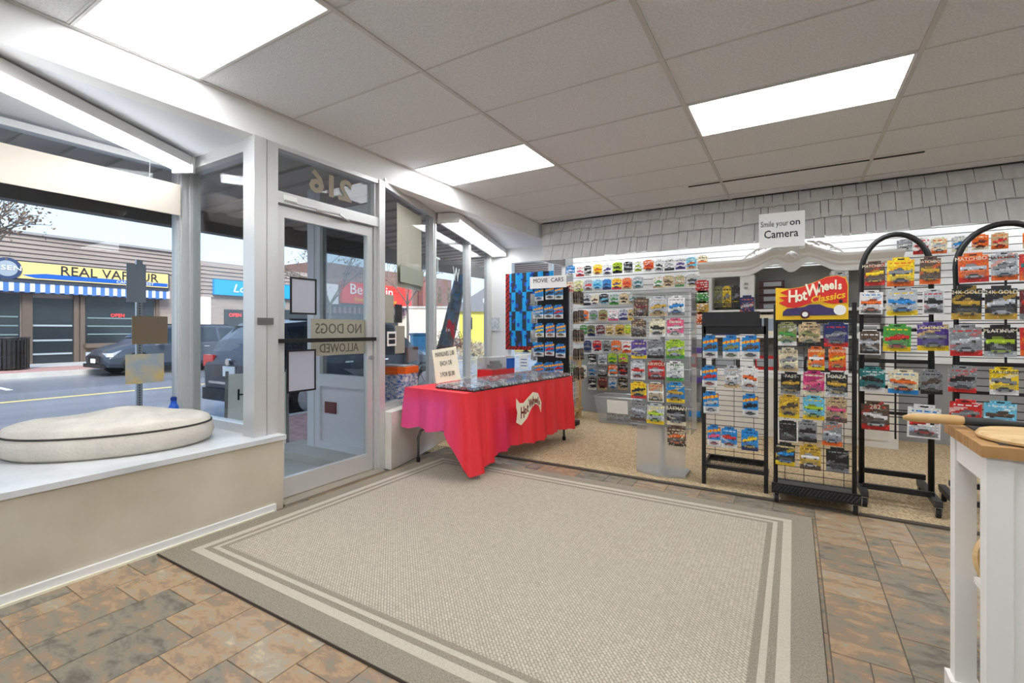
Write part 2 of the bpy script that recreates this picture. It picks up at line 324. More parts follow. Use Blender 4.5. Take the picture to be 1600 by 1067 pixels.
m = MB(); m.bb(FX - .0, FX + .02, D0 + .0, D1 + .01, 1.125, 1.155).bb(FX - .02, FX + .005, D0 + .02, D0 + .04, 1.13, 1.15).bb(FX - .02, FX + .005, D1 - .04, D1 - .02, 1.13, 1.15); m.build('push_bar', BLACK, dro)
m = MB(); m.bb(FX - .02, FX + .03, 2.02, 2.3, 2.125, 2.175).cyl((FX + .02, 2.28, 2.12), (FX + .07, 2.45, 2.115), .008).cyl((FX + .07, 2.45, 2.115), (FX + .0, 2.6, 2.1), .008); m.build('door_closer', ALU, p1)
m = MB(); m.box((FX + .034, 2.06, 2.15), (.008, .1, .035)); m.build('closer_label', PAPER, p1)
m = MB(); m.cyl((FX - .02, D1 - .03, .98), (FX + .02, D1 - .03, .98), .018); m.build('lock', CHROME, dro)
m = MB(); m.bb(FX - .1, FX + .1, 1.975, 2.9, -.02, .016); m.build('threshold', mat('worn metal threshold', (176, 168, 150), .4, .5), p1)
m = MB(); m.bb(FX + .032, FX + .04, 1.82, 1.93, 1.255, 1.3).bb(FX + .032, FX + .043, 1.83, 1.92, 1.27, 1.285); m.build('jamb_label', ALUD, p1)
# papers on the door glass
def paperx(nm, lb, cat, y0, y1, z0, z1, x, m, fm=None, grp=None):
    t = thing(nm, lb, cat, (x, (y0 + y1) / 2, z0), 0, grp); h, q = (y1 - y0) / 2, z1 - z0
    MB().bb(-.001, .001, -h + .005, h - .005, .005, q - .005).build('sheet', m, t)
    if fm: f = MB(); frame_rect(f, -h, h, 0, q, -.004, .004, .013); f.build('frame', fm, t)
    return t
GRYS = mat('grey glossy sheet', (176, 178, 190), .3)
y0, z1 = PX(453, 432, FX - .03); y1, z0 = PX(494, 496, FX - .03)
paperx('framed_notice', 'black-framed grey notice on door glass above the push bar', 'notice', y0, y1, z0 + .02, z1, FX - .028, GRYS, BLACK, 'framed notices on the door')
y0, z1 = PX(448, 547, FX - .03); y1, z0 = PX(493, 609, FX - .03)
paperx('framed_notice', 'black-framed grey notice on door glass below the push bar', 'notice', y0, y1, z0, z1, FX - .028, GRYS, BLACK, 'framed notices on the door')
y0, z1 = PX(485, 497, FX - .045); y1, z0 = PX(571, 553, FX - .045)
t = paperx('door_sign', 'brown paper sign reading no dogs allowed on the outside of door glass', 'sign', y0, y1, z0, z1, FX - .045, CARD)
ink2 = mat('faded brown ink', (116, 106, 92), .8); hh = z1 - z0
text(t, 'NO DOGS', .115, (.002, 0, hh * .72), BACK_X, ink2, sx=.85); text(t, 'ALLOWED', .1, (.002, 0, hh * .2), BACK_X, ink2, sx=.8)
# angled right window
A0 = Vector((FX - .02, 2.95, 0)); A1 = Vector((-4.4, WY, 0)); AL = (A1 - A0).length; ARZ = math.atan2(A1.y - A0.y, A1.x - A0.x)
wn3 = struct(ob('window_3', None, None, tuple(A0), (0, 0, ARZ)), 'angled display window behind the red-draped table')
def along(u):      # distance along the angled window seen at image column u
    r = ray(u, 500); e = (A1 - A0) / AL
    det = r[0] * (-e.y) - r[1] * (-e.x); return (r[0] * A0.y - r[1] * A0.x) / (r[1] * e.x - r[0] * e.y)
MU = [along(673), along(729), along(762)]
m = MB(); m.bb(0, AL, -.04, .04, .5, .56).bb(0, AL, -.05, .05, 2.5, 2.55).bb(0, AL, -.055, -.04, 2.47, 2.53); m.build('window_frame', ALU, wn3)
for a in MU: MB().bb(a - .05, a + .05, -.05, .04, .5, 2.52).bb(a - .012, a + .012, -.06, -.05, .5, 2.5).build('mullion', ALU, wn3)
last = .03
for a in MU: MB().bb(last, a - .04, -.004, .004, .55, 2.5).build('pane', GLASS, wn3); last = a + .04
MB().bb(MU[2] + .04, AL + .05, -.06, .06, 0, 2.6).build('end_post', WHITE, wn3)
# low wall under the angled window (inner face) and its sill, bay ceiling
e = (A1 - A0) / AL; nrm = Vector((e.y, -e.x, 0))
def quadprism(pts, z0, z1, nm, m, lb): 
    k = len(pts); vs = [(p[0], p[1], z0) for p in pts] + [(p[0], p[1], z1) for p in pts]
    return struct(MB().add(vs, [tuple(reversed(range(k))), tuple(range(k, 2 * k))] + [(i, (i + 1) % k, k + (i + 1) % k, k + i) for i in range(k)]).build(nm, m), lb)
quadprism([(FX - .05, 2.965), (-3.0, 2.97), (-3.1, 3.4), (-3.4, 4.4), (-4.2, WY), (-4.45, WY)], 0, .5, 'wall_sill', OFFW, 'low white wall under the angled window')
quadprism([(FX - .05, 2.93), (FX - .05, WY), (-4.5, WY), (-4.45, WY - .1)], 2.55, 2.62, 'ceiling_bay_right', MATS['bay ceiling paint'], 'white ceiling of the angled window bay')
# window in the far wall at the corner
quadprism([(-4.5, WY), (-4.02, WY), (-4.02, WY + .12), (-4.5, WY + .12)], 0, 2.6, 'wall_corner', WHITE, 'white wall end at the window corner')
wn4 = struct(ob('window_4', None, None, (0, 0, 0)), 'corner window behind the blue striped towel')
m = MB(); m.bb(-4.02, -3.0, WY, WY + .1, 2.31, 2.6).bb(-4.02, -3.96, WY, WY + .1, .5, 2.31).bb(-3.3, -3.24, WY + .02, WY + .1, .5, 2.31).bb(-3.06, -3.0, WY, WY + .1, 0, 2.31).bb(-4.02, -3.0, WY, WY + .1, 0, .55); m.build('window_frame', WHITE, wn4)
MB().bb(-3.96, -3.06, WY + .05, WY + .056, .55, 2.31).build('pane', GLASS, wn4)
struct(MB().bb(-3.02, FX + .02, 5.98, WY, 2.2, CZ).build('trim_5', WHITE), 'white corner boxing beside the shingles')

# lamps tucked behind the shingled awning, washing the slatwall
for k, nm in enumerate(('beside the corner window', 'between the corner and the hutch', 'over the carved hutch', 'beyond the carved hutch')):
    t = thing('shelf_light', 'fluorescent strip tucked behind the shingled awning ' + nm, 'strip light', (-2.9 + 1.3 * k, 6.18, 2.5)); MB().bb(0, 1.2, -.05, .05, .03, .08).build('housing', WHITE, t); MB().cyl((.01, 0, .01), (1.19, 0, .01), .018, n=10).build('tube', TUBE, t); MB().bb(.1, .13, -.01, .01, .08, .26).bb(1.07, 1.1, -.01, .01, .08, .26).build('hanger', WHITE, t)
# ================================================================ OUTDOORS
SWZ, RDZ = -.14, -.3
ASPH = mat('wet asphalt', (118, 118, 124), .25, noise=(.6, (138, 138, 144), (1, .15, 1))); BRICKW = mat('red brick paving', (188, 146, 136), .7, noise=(9, (160, 118, 108))); CONC = mat('concrete', (198, 192, 184), .7, noise=(2, (182, 176, 168)))
struct(MB().bb(-20.6, -7.0, -40, 70, RDZ - .2, RDZ).build('road', ASPH)); struct(MB().bb(-26, -20.6, -40, 70, RDZ - .2, SWZ).build('sidewalk_far', CONC)); struct(MB().bb(-7.0, FX - .1, -40, 70, RDZ - .2, SWZ).build('sidewalk_near', CONC))
MB().bb(-23.2, -20.9, -40, 40, SWZ, SWZ + .008).build('brick_band', BRICKW, bpy.data.objects['sidewalk_far']); MB().bb(-6.8, -4.3, 1.9, 30, SWZ, SWZ + .008).build('brick_band', BRICKW, bpy.data.objects['sidewalk_near'])
struct(MB().bb(FX - 1.6, FX - .1, 1.93, 3.1, SWZ - .02, -.02).build('trim_6', CONC), 'concrete entry step outside the door')
YL = mat('yellow road paint', (216, 190, 110), .6)
tag(MB().bb(-14.2, -14.05, -40, 70, RDZ, RDZ + .005).build('centre_line', YL, bpy.data.objects['road']), 'x', 'x'); o = bpy.data.objects['centre_line']; del o['label']; del o['category']
for k in range(5): MB().bb(-18.6, -16.9, 3.6 + 6.2 * k, 3.72 + 6.2 * k, RDZ, RDZ + .005).build('parking_mark', mat('white road paint', (210, 210, 210), .6), bpy.data.objects['road'])
# land beyond the end of the street
struct(MB().bb(-80, -26, -40, 120, -.6, SWZ - .01).build('ground_far', CONC))
# canopy over the pavement: ribbed soffit and dark fascia
SOF = mat('ribbed soffit metal', (186, 178, 170), .6); can = struct(MB().bb(-6.1, FX - .1, -12, 16, 2.66, 2.75).build('canopy', SOF), 'metal canopy over the pavement outside')
for k in range(60):
    MB().bb(-6.05, FX - .15, -4 + k * .3, -3.84 + k * .3, 2.635, 2.66).build('soffit_rib', SOF, can)
MB().bb(-6.2, -6.05, -12, 16, 2.4, 3.2).build('fascia', mat('dark bronze fascia', (104, 98, 92), .5), can)
# ---- cladded buildings across the street
SID = mat('greyish brown siding', (156, 142, 134), .8, noise=(3, (140, 126, 118), (1, .2, 6))); DKG = mat('dark shop glass', (46, 52, 56), .15); BRN = mat('brown timber', (104, 88, 76), .7); BRK = mat('brown brick wall', (142, 112, 100), .85, noise=(14, (118, 90, 80)))
FXB = -26
def siding(parent, y0, y1, z0, z1, m, pitch=.26):
    k = int((z1 - z0) / pitch)
    for i in range(k): MB().add([(FXB, y0, z0 + i * pitch), (FXB, y1, z0 + i * pitch), (FXB, y1, z0 + (i + 1) * pitch), (FXB, y0, z0 + (i + 1) * pitch), (FXB + .06, y0, z0 + i * pitch), (FXB + .06, y1, z0 + i * pitch)], [(4, 5, 2, 3), (0, 1, 5, 4), (0, 4, 3), (1, 2, 5)]).build('siding_board', m, parent)
b1 = thing('shop_building', 'grey clad building with yellow and blue sign and striped valance across street', 'building')
MB().bb(FXB - 6, FXB, -6, 11.6, SWZ, 5.0).build('wall', SID, b1); siding(b1, -6, 11.6, 3.9, 5.0, SID, .18)
MB().bb(FXB - .05, FXB + .12, -6, 11.6, 4.98, 5.08).build('coping', mat('grey coping', (150, 146, 146), .7), b1)
sg = MB().bb(FXB + .05, FXB + .22, 1.0, 10.95, 3.17, 3.92).build('shop_sign', mat('dark sign edge', (36, 44, 60), .6), b1)
MB().bb(FXB + .22, FXB + .23, 1.05, 10.9, 3.22, 3.87).build('sign_face', mat('pale yellow sign', (246, 208, 128), .6), sg); 
m = MB(); m.add([(FXB + .235, 6.3, 3.26), (FXB + .235, 10.88, 3.26), (FXB + .235, 10.88, 3.42), (FXB + .235, 6.6, 3.46), (FXB + .235, 5.9, 3.36)], [(0, 1, 2, 3, 4)]); m.build('blue_stripe', BLUE, sg)
text(sg, 'REAL VAPOUR', .55, (FXB + .245, 8.75, 3.62), FACE_X, mat('navy lettering', (30, 34, 50), .6), sx=.98, depth=.01); text(sg, "CANADA'S BEST", .17, (FXB + .245, 9.6, 3.335), FACE_X, PAPER, sx=1.15, depth=.006)
m = MB(); m.cyl((FXB + .23, 5.5, 3.56), (FXB + .26, 5.5, 3.56), .42, n=28); m.build('badge', mat('navy badge', (44, 62, 100), .5), sg); m = MB(); m.cyl((FXB + .255, 5.5, 3.56), (FXB + .27, 5.5, 3.56), .3, n=28); m.build('badge_disc', mat('grey badge', (150, 160, 170), .5), sg); text(sg, 'SEN', .26, (FXB + .285, 5.62, 3.58), FACE_X, PAPER, sx=1.3)
for k in range(34): MB().bb(FXB + .02, FXB + .5, 1.0 + k * .29, 1.145 + k * .29, 2.66, 3.06).build('valance_stripe', mat('blue valance', (74, 116, 176), .7), b1); MB().bb(FXB + .02, FXB + .49, 1.145 + k * .29, 1.29 + k * .29, 2.7, 3.06).build('valance_stripe', mat('white valance', (214, 222, 236), .7), b1)
MB().bb(FXB + .0, FXB + .52, .9, 10.8, 3.04, 3.14).build('awning_top', mat('dark awning', (52, 58, 70), .7), b1)
for a, b in ((1.2, 5.9), (7.9, 10.4)): 
    MB().bb(FXB, FXB + .03, a, b, .65, 2.62).build('shop_window', DKG, b1); MB().bb(FXB, FXB + .12, a - .1, b + .1, SWZ, .55).build('stall_riser', BRN, b1); MB().bb(FXB, FXB + .4, a - .1, b + .1, .45, .62).build('window_ledge', BRN, b1)
    for z in (1.0, 1.35, 1.7): MB().bb(FXB + .03, FXB + .05, a + .05, b - .05, z, z + .05).build('shop_shelf', mat('pale shelf', (120, 140, 140), .5), b1)
MB().bb(FXB, FXB + .03, 6.15, 7.5, SWZ, 2.5).build('shop_door', DKG, b1); 
for y in (5.95, 6.1, 7.5, 7.7, 10.45): MB().bb(FXB, FXB + .1, y, y + .15, SWZ, 2.65).build('timber_post', BRN, b1)
for z in (.2, .75, 1.35): MB().bb(FXB + .03, FXB + .06, 6.2, 7.45, z, z + .07).build('door_rail', mat('pale rail', (170, 176, 180), .5), b1)
NEON = mat('red neon', (255, 60, 60), .5, emit=1.5)
t = text(b1, 'OPEN', .28, (FXB + .06, 5.0, 2.15), FACE_X, NEON, 'neon_sign'); text(b1, 'OPEN', .2, (FXB + .06, 9.0, 1.85), FACE_X, NEON, 'neon_sign')
b2 = thing('shop_building', 'grey clad building with light blue sign across street', 'building')
MB().bb(FXB - 6, FXB, 11.62, 19.4, SWZ, 4.75).build('wall', SID, b2); siding(b2, 11.62, 19.4, 2.9, 4.75, SID, .2)
MB().bb(FXB, FXB + .1, 11.7, 12.9, SWZ, 2.9).build('white_panel', mat('white stucco', (226, 218, 216), .8), b2)
sg = MB().bb(FXB + .05, FXB + .25, 13.0, 17.4, 3.05, 3.85).build('shop_sign', mat('sky blue sign', (30, 150, 216), .5), b2); text(sg, 'Lockeh', .62, (FXB + .27, 14.9, 3.42), FACE_X, PAPER, sx=1.1, depth=.01, shear=.3)
MB().bb(FXB + .05, FXB + .15, 14.7, 17.0, 2.5, 2.98).build('teal_board', mat('teal board', (40, 176, 190), .6), b2)
MB().bb(FXB, FXB + .05, 13.6, 14.7, .2, 2.3).build('shop_window', DKG, b2); MB().bb(FXB, FXB + .1, 14.85, 16.4, SWZ, 2.45).build('door_surround', WHITE, b2); MB().bb(FXB + .1, FXB + .12, 15.0, 16.2, SWZ, 2.3).build('shop_door', DKG, b2)
MB().bb(FXB, FXB + .05, 16.9, 19.0, .5, 2.4).build('shop_window', DKG, b2)
text(b2, 'OPEN', .26, (FXB + .08, 14.15, 2.0), FACE_X, NEON, 'neon_sign')
b3 = thing('shop_building', 'brown brick building with red paint shop sign across street', 'building')
MB().bb(FXB - 6, FXB, 19.42, 33, SWZ, 5.6).build('wall', BRK, b3)
sg = MB().bb(FXB + .05, FXB + .3, 21.0, 27.6, 3.0, 4.45).build('shop_sign', mat('bright red sign', (228, 52, 40), .5), b3); text(sg, 'Benjamin', 1.0, (FXB + .32, 23.6, 3.95), FACE_X, PAPER, sx=1.1, depth=.01); text(sg, 'Paint Colour and Paper', .42, (FXB + .32, 24.0, 3.28), FACE_X, YEL, depth=.01)
MB().bb(FXB, FXB + .15, 19.6, 20.8, 2.9, 4.2).build('white_panel', MATS['white stucco'], b3)
for k in range(30): MB().bb(FXB + .02, FXB + .7, 19.6 + k * .4, 19.8 + k * .4, 2.3, 2.75).build('awning_stripe', mat('purple brown awning', (120, 98, 106), .8), b3)
MB().bb(FXB, FXB + .72, 19.5, 31.8, 2.72, 2.86).build('awning_top', mat('dark awning', (52, 58, 70), .7), b3)
for a in (20, 23.4, 26.8): MB().bb(FXB, FXB + .04, a, a + 3, .4, 2.3).build('shop_window', DKG, b3)
for y in (28.6,): MB().bb(FXB + .1, FXB + .6, y, y + .6, SWZ, 5.2).build('brick_pillar', mat('red brick pillar', (150, 96, 86), .8), b3)
# far end of the street
def ray_at(u, d): a = (u - CX) / FPX; return (d * (-_s + _c * a), d * (_c + _s * a))
x, y = ray_at(690, 36); t = thing('garden_wall', 'cream rendered wall behind the bushes at the street end', 'wall', (x, y, SWZ), YAW)
MB().bb(-4, 1.3, 0, .5, 0, 3.0).build('wall_face', mat('cream render', (222, 206, 190), .8), t); MB().bb(-4.1, 1.4, -.08, .6, 3.0, 3.15).build('coping', CONC, t)
x, y = ray_at(752, 48); t = thing('house', 'yellow gabled house with grey roof at the street end', 'house', (x, y, SWZ), YAW)
MB().bb(-3, 6, 0, 6, 0, 3.4).build('wall', mat('yellow siding', (226, 212, 90), .8), t)
MB().add([(-3.4, -.3, 3.2), (1.0, -.3, 6.0), (6.4, -.3, 3.2), (-3.4, 6, 3.2), (1.0, 6, 6.0), (6.4, 6, 3.2)], [(0, 1, 4, 3), (1, 2, 5, 4), (0, 2, 1), (3, 4, 5)]).build('roof', mat('grey roof', (128, 128, 134), .8), t)
for k in (-1.8, .6): MB().bb(k, k + .9, -.06, 0, 1.4, 2.6).build('window', DKG, t)
x, y = ray_at(757, 30); t = thing('street_lamp', 'black lamp post in front of the yellow house', 'lamp post', (x, y, SWZ))
m = MB(); m.cyl((0, 0, 0), (0, 0, 3.0), .05, .035); m.build('post', BLACK, t); m = MB(); m.lathe([(.06, 3.0), (.12, 3.1), (.1, 3.3), (.02, 3.4)], 10); m.build('lantern', PAPER, t)
# ---- trees and bushes
LEAF = mat('brown autumn leaf', (120, 94, 74), .8); BARK = mat('grey bark', (118, 110, 100), .9, noise=(10, (90, 82, 74))); GLEAF = mat('dull green leaf', (104, 110, 84), .8)
def tree(lb, x, y, h, r, lean=(0, 0), leaves=500, lm=LEAF, seed=1, spread=1.0):
    rnd = random.Random(seed); t = thing('street_tree', lb, 'tree', (x, y, SWZ)); tips = []; br = MB()
    tr = MB(); top = Vector((lean[0], lean[1], h * .45)); tr.tube([(0, 0, -.05), tuple(top * .5 + Vector((.05, 0, 0))), tuple(top)], [r, r * .8, r * .65], 10); tr.build('trunk', BARK, t, smooth=True)
    def grow(p, d, l, rr, dep):
        q = p + d * l; br.tube([tuple(p), tuple((p + q) / 2 + Vector((rnd.uniform(-.04, .04), rnd.uniform(-.04, .04), .02))), tuple(q)], [rr, rr * .8, rr * .6], 5)
        if dep == 0: tips.append(q); return
        for _ in range(3):
            nd = (d + Vector((rnd.uniform(-.8, .8), rnd.uniform(-.8, .8), rnd.uniform(-.25, .6))) * spread).normalized(); grow(q, nd, l * rnd.uniform(.6, .85), rr * .6, dep - 1)
            tips.append(q)
    for k in range(4): a = k * 1.57 + rnd.random(); grow(top, Vector((math.cos(a) * .6 * spread, math.sin(a) * .6 * spread, .8)).normalized(), h * .2, r * .5, 3)
    br.build('branches', BARK, t); lf = MB()
    for _ in range(leaves):
        c = rnd.choice(tips) + Vector((rnd.gauss(0, .18), rnd.gauss(0, .18), rnd.gauss(0, .18))); s = rnd.uniform(.03, .07); a = Vector((rnd.uniform(-1, 1), rnd.uniform(-1, 1), rnd.uniform(-1, 1))).normalized(); b = a.orthogonal().normalized(); cc = a.cross(b)
        lf.add([c - b * s, c + cc * s * .6, c + b * s, c - cc * s * .6], [(0, 1, 2, 3)])
    o = lf.build('foliage', lm, t); o['kind'] = 'stuff'
Y_, _z = PX(95, 500, -21.2); tree('brown-leaved street tree before the yellow shop sign', -21.3, 3.6, 6.2, .12, leaves=1100, seed=3)
tree('bare-branched tree outside the light blue shop sign', -21.3, 16.6, 6.0, .11, leaves=450, seed=5); tree('sparse street tree in front of the red shop sign', -21.3, 22.5, 6.6, .11, leaves=500, seed=8)
tree('leaning street tree with thick dark trunk by the angled window', -6.75, 7.9, 6.2, .2, lean=(.1, .95), leaves=260, seed=12, lm=GLEAF)
def bush(lb, x, y, s, seed, m):
    rnd = random.Random(seed); t = thing('bush', lb, 'bush', (x, y, SWZ)); lf = MB(); st = MB()
    for _ in range(14): a = rnd.random() * 6.3; st.cyl((0, 0, 0), (math.cos(a) * s * .6, math.sin(a) * s * .6, s * rnd.uniform(.5, .9)), .015, .006, 4)
    for _ in range(500):
        a = rnd.random() * 6.3; e_ = rnd.random(); rr = s * (.5 + .5 * rnd.random()); c = Vector((rr * math.cos(a) * math.sqrt(1 - e_ * e_), rr * math.sin(a) * math.sqrt(1 - e_ * e_), rr * e_)); q = rnd.uniform(.04, .09); b = Vector((rnd.uniform(-1, 1), rnd.uniform(-1, 1), rnd.uniform(-1, 1))).normalized(); cc = b.orthogonal().normalized()
        lf.add([c - b * q, c + cc * q * .5, c + b * q, c - cc * q * .5], [(0, 1, 2, 3)])
    st.build('stems', BARK, t); o = lf.build('foliage', m, t); o['kind'] = 'stuff'
x, y = ray_at(700, 31); bush('large grey-green bush against the cream wall', x, y, 1.5, 1, GLEAF); x, y = ray_at(722, 29); bush('reddish low bush beside the grey-green bush', x, y, .9, 2, mat('reddish leaf', (120, 84, 66), .8)); x, y = ray_at(740, 24); bush('dry tan grass clump by the lamp post', x, y, .9, 4, mat('tan leaf', (168, 150, 116), .8))
# ---- vehicles
def suv(lb, x, y, rz, body, L=4.65, H=1.68, W=1.86, rear_plate=True):
    t = thing('parked_car', lb, 'car', (x, y, RDZ), rz); pm = mat('car paint %d %d %d' % body, body, .25, .4); h = L / 2
    # stations along the car (front = +y): y, zbottom, zshoulder, ztop, half widths
    S = [(-h, .45, .85, .9, .78, .80, .74), (-h + .06, .3, .98, 1.05, .86, .88, .76), (-h + .22, .27, 1.02, 1.32, .90, .92, .74), (-h + .55, .27, 1.03, H - .05, .92, .93, .68), (-h + 1.2, .27, 1.03, H, .93, .93, .68), (.1, .27, 1.0, H, .93, .93, .68), (.75, .27, .99, H - .06, .93, .93, .66), (1.25, .27, .97, 1.2, .93, .92, .74), (1.5, .27, .95, 1.04, .92, .9, .78), (h - .45, .28, .86, .95, .91, .86, .72), (h - .12, .3, .74, .82, .86, .80, .62), (h, .42, .62, .66, .74, .70, .52)]
    q = W / 1.86; mb = MB(); rings = []
    for (yy_, zb, zs, zt, wb, ws, wt) in S:
        half = [(wb * .9 * q, zb), (wb * q, zb + .12), (wb * 1.0 * q, (zb + zs) / 2 + .05), (ws * q, zs), (wt * q, zt), (wt * .6 * q, zt + .03)]
        rings.append([(a, yy_, b) for a, b in half] + [(-a, yy_, b) for a, b in reversed(half)])
    n = 12
    for i, r in enumerate(rings): mb.v += r
    for i in range(len(rings) - 1):
        for j in range(n): mb.f.append([i * n + j, i * n + (j + 1) % n, (i + 1) * n + (j + 1) % n, (i + 1) * n + j]); mb.m.append(0); mb.c.append(None)
    mb.f.append(list(range(n))); mb.m.append(0); mb.c.append(None); mb.f.append(list(reversed(range((len(rings) - 1) * n, len(rings) * n)))); mb.m.append(0); mb.c.append(None)
    mb.build('body', pm, t, smooth=False)
    CG = mat('tinted car glass', (34, 40, 46), .08)
    def panel(nm, p4, off, m): 
        a = Vector(p4[1]) - Vector(p4[0]); b = Vector(p4[3]) - Vector(p4[0]); nn = a.cross(b).normalized() * off
        vs = [tuple(Vector(p) + nn) for p in p4] + [tuple(Vector(p) - nn * .3) for p in p4]
        MB().add(vs, [(0, 1, 2, 3), (0, 4, 5, 1), (1, 5, 6, 2), (2, 6, 7, 3), (3, 7, 4, 0)]).build(nm, m, t)
    def lerp(p, q_, k): return tuple(p[i] + (q_[i] - p[i]) * k for i in range(3))
    for sd in (1, -1):
        for (i0, i1) in ((2, 3), (3, 4), (4, 5), (5, 6)):
            a, b, c, d = rings[i0][3], rings[i1][3], rings[i1][4], rings[i0][4]; p4 = [lerp(lerp(a, d, .1), lerp(b, c, .1), .05), lerp(lerp(a, d, .1), lerp(b, c, .1), .95), lerp(lerp(a, d, .88), lerp(b, c, .88), .95), lerp(lerp(a, d, .88), lerp(b, c, .88), .05)]
            if sd < 0: p4 = [(-p[0], p[1], p[2]) for p in reversed(p4)]
            panel('side_window', p4, .012, CG)
    a, b = rings[7][4], rings[6][4]; panel('windscreen', [(a[0] * .9, a[1], a[2] + .03), (-a[0] * .9, a[1], a[2] + .03), (-b[0] * .9, b[1], b[2]), (b[0] * .9, b[1], b[2])][::-1], -.03, CG)
    a, b = rings[1][4], rings[3][4]; panel('rear_window', [(a[0] * .86, -h + .1, 1.08), (b[0] * .9, -h + .46, H - .1), (-b[0] * .9, -h + .46, H - .1), (-a[0] * .86, -h + .1, 1.08)], -.045, CG)
    for sx in (1, -1):
        for yy_ in (-h + .85, h - .85):
            wm = MB(); Mx = Matrix.Translation((sx * (.82 * q), yy_, .35)) @ Matrix.Rotation(R(90) * sx, 4, 'Y'); wm.lathe([(.2, -.1), (.34, -.1), (.36, -.06), (.36, .08), (.34, .12), (.24, .13)], 24, M=Mx); wo_ = wm.build('wheel', RUB, t)
            rm = MB(); rm.lathe([(.02, .125), (.1, .12), (.235, .11), (.24, .135)], 20, M=Mx)
            for k in range(5): a = k * 2 * math.pi / 5; rm.box((.12 * math.cos(a), .12 * math.sin(a), .135), (.2, .05, .02), 0, Mx @ Matrix.Translation((.12 * math.cos(a), .12 * math.sin(a), .135)) @ Matrix.Rotation(a, 4, 'Z') @ Matrix.Translation((-.12 * math.cos(a), -.12 * math.sin(a), -.135)))
            rm.build('rim', mat('alloy rim', (170, 172, 176), .3, .7), wo_)
            ar = MB(); ar.tube(arcpts((sx * .915 * q, yy_, .36), .42, 0, math.pi, 12, 'yz'), .03, 6); ar.build('wheel_arch', BLKP, t)
        MB().box((sx * .68 * q, h - .13, .70), (.36, .16, .12)).build('headlight', mat('headlight lens', (214, 218, 222), .15), t)
        MB().box((sx * .72 * q, -h + .09, .98), (.32, .14, .2)).build('tail_light', mat('red tail lens', (196, 30, 30), .2), t)
        MB().box((sx * 1.0 * q, .85, 1.06), (.2, .12, .14)).build('mirror', pm, t)
        MB().cyl((sx * .6 * q, -h + .7, H + .02), (sx * .6 * q, .6, H + .02), .022).build('roof_rail', BLKP, t)
        for yy_ in (-.35, .55): MB().box((sx * .945 * q, yy_ - .3, .92), (.02, .18, .03)).build('door_handle', CHROME, t)
    MB().box((0, h - .04, .55), (.9, .12, .2)).build('grille', BLKP, t); MB().box((0, h - .0, .34), (1.4, .14, .12)).build('bumper', BLKP, t); MB().box((0, -h + .02, .42), (1.5, .16, .2)).build('rear_bumper', BLKP, t)
    MB().box((0, -h - .005, .82), (.36, .02, .17)).build('plate', PAPER, t); MB().box((0, h + .035, .5), (.34, .02, .14)).build('plate', PAPER, t); MB().cyl((0, -h - .0, .98), (0, -h - .04, .98), .06).build('badge', CHROME, t)
    MB().box((0, -h + .0, .62), (1.2, .06, .04)).build('chrome_strip', CHROME, t)
    return t
suv('dark grey SUV parked across the street before the yellow shop sign', -19.6, 8.5, R(180), (72, 78, 88)); suv('dark grey SUV parked at the near kerb with red tail lights', -8.1, 6.65, 0, (62, 66, 76)); suv('black car parked at the near kerb facing the SUV, mirrored in the entry glass', -8.0, -2.3, 0, (34, 32, 36), 4.6, 1.5); x, y = ray_at(748, 27)
suv('white car parked by the yellow house', x - .2, y + 6.5, R(70), (220, 222, 226), 4.5, 1.5)
x, y = ray_at(661, 22); t = thing('dumpster', 'blue waste bin near the brick pillar down the street', 'bin', (x, y, SWZ), YAW); MB().bb(-.5, .5, -.5, .5, .1, 1.1).build('body', mat('blue bin plastic', (22, 76, 108), .5), t); MB().bb(-.54, .54, -.54, .54, 1.1, 1.2).build('lid', mat('dark blue lid', (16, 54, 82), .5), t); MB().bb(-.45, .45, -.45, .45, 0, .1).build('base', BLKP, t)
# litter bin across the street
Y0, Z0 = PX(15, 560, -22.6); t = thing('litter_bin', 'round black slatted litter bin on the far pavement', 'litter bin', (-22.6, Y0, SWZ)); m = MB()
for k in range(28): a = k * 2 * math.pi / 28; m.box((.46 * math.cos(a), .46 * math.sin(a), .55), (.03, .06, 1.0), rz=a)
m.build('slats', BLACK, t); MB().cyl((0, 0, .05), (0, 0, 1.0), .42, n=20).build('liner', BLKP, t); m = MB(); m.tube(arcpts((0, 0, 1.08), .47, 0, 2 * math.pi * 27 / 28, 27, 'xy'), .03, 6, closed=True); m.build('rim', BLACK, t)
# sign pole on the pavement
Y0, _ = PX(217, 500, -6.6); t = thing('street_sign_pole', 'perforated galvanised sign pole on the pavement outside the window', 'sign pole', (-6.6, Y0, SWZ))
m = MB(); m.bb(-.02, .02, -.03, .03, 0, 2.18); m.build('post', mat('galvanised steel', (196, 202, 206), .45, .6), t)
for k in range(70): MB().box((.021, 0, .1 + k * .029), (.003, .014, .012)).build('post_hole', BLKP, t) if k % 1 == 0 else None
MB().bb(.025, .03, -.13, .06, 1.68, 2.12).build('sign_plate', mat('grey sign back', (196, 202, 208), .4, .2), t); MB().bb(.03, .036, -.08, .28, 1.19, 1.52).build('brown_plate', mat('brown sign back', (204, 172, 132), .6), t)
y0, z1 = PX(195, 553, PX0 + .0); y1, z0 = PX(258, 597, PX0 + .0); paperx('window_map', 'faded blue and yellow map sheet taped to display window glass', 'poster', y0, y1, z0, z1, PX0 - .006, mat('faded map print', (150, 160, 170), .5, noise=(9, (196, 172, 110))))
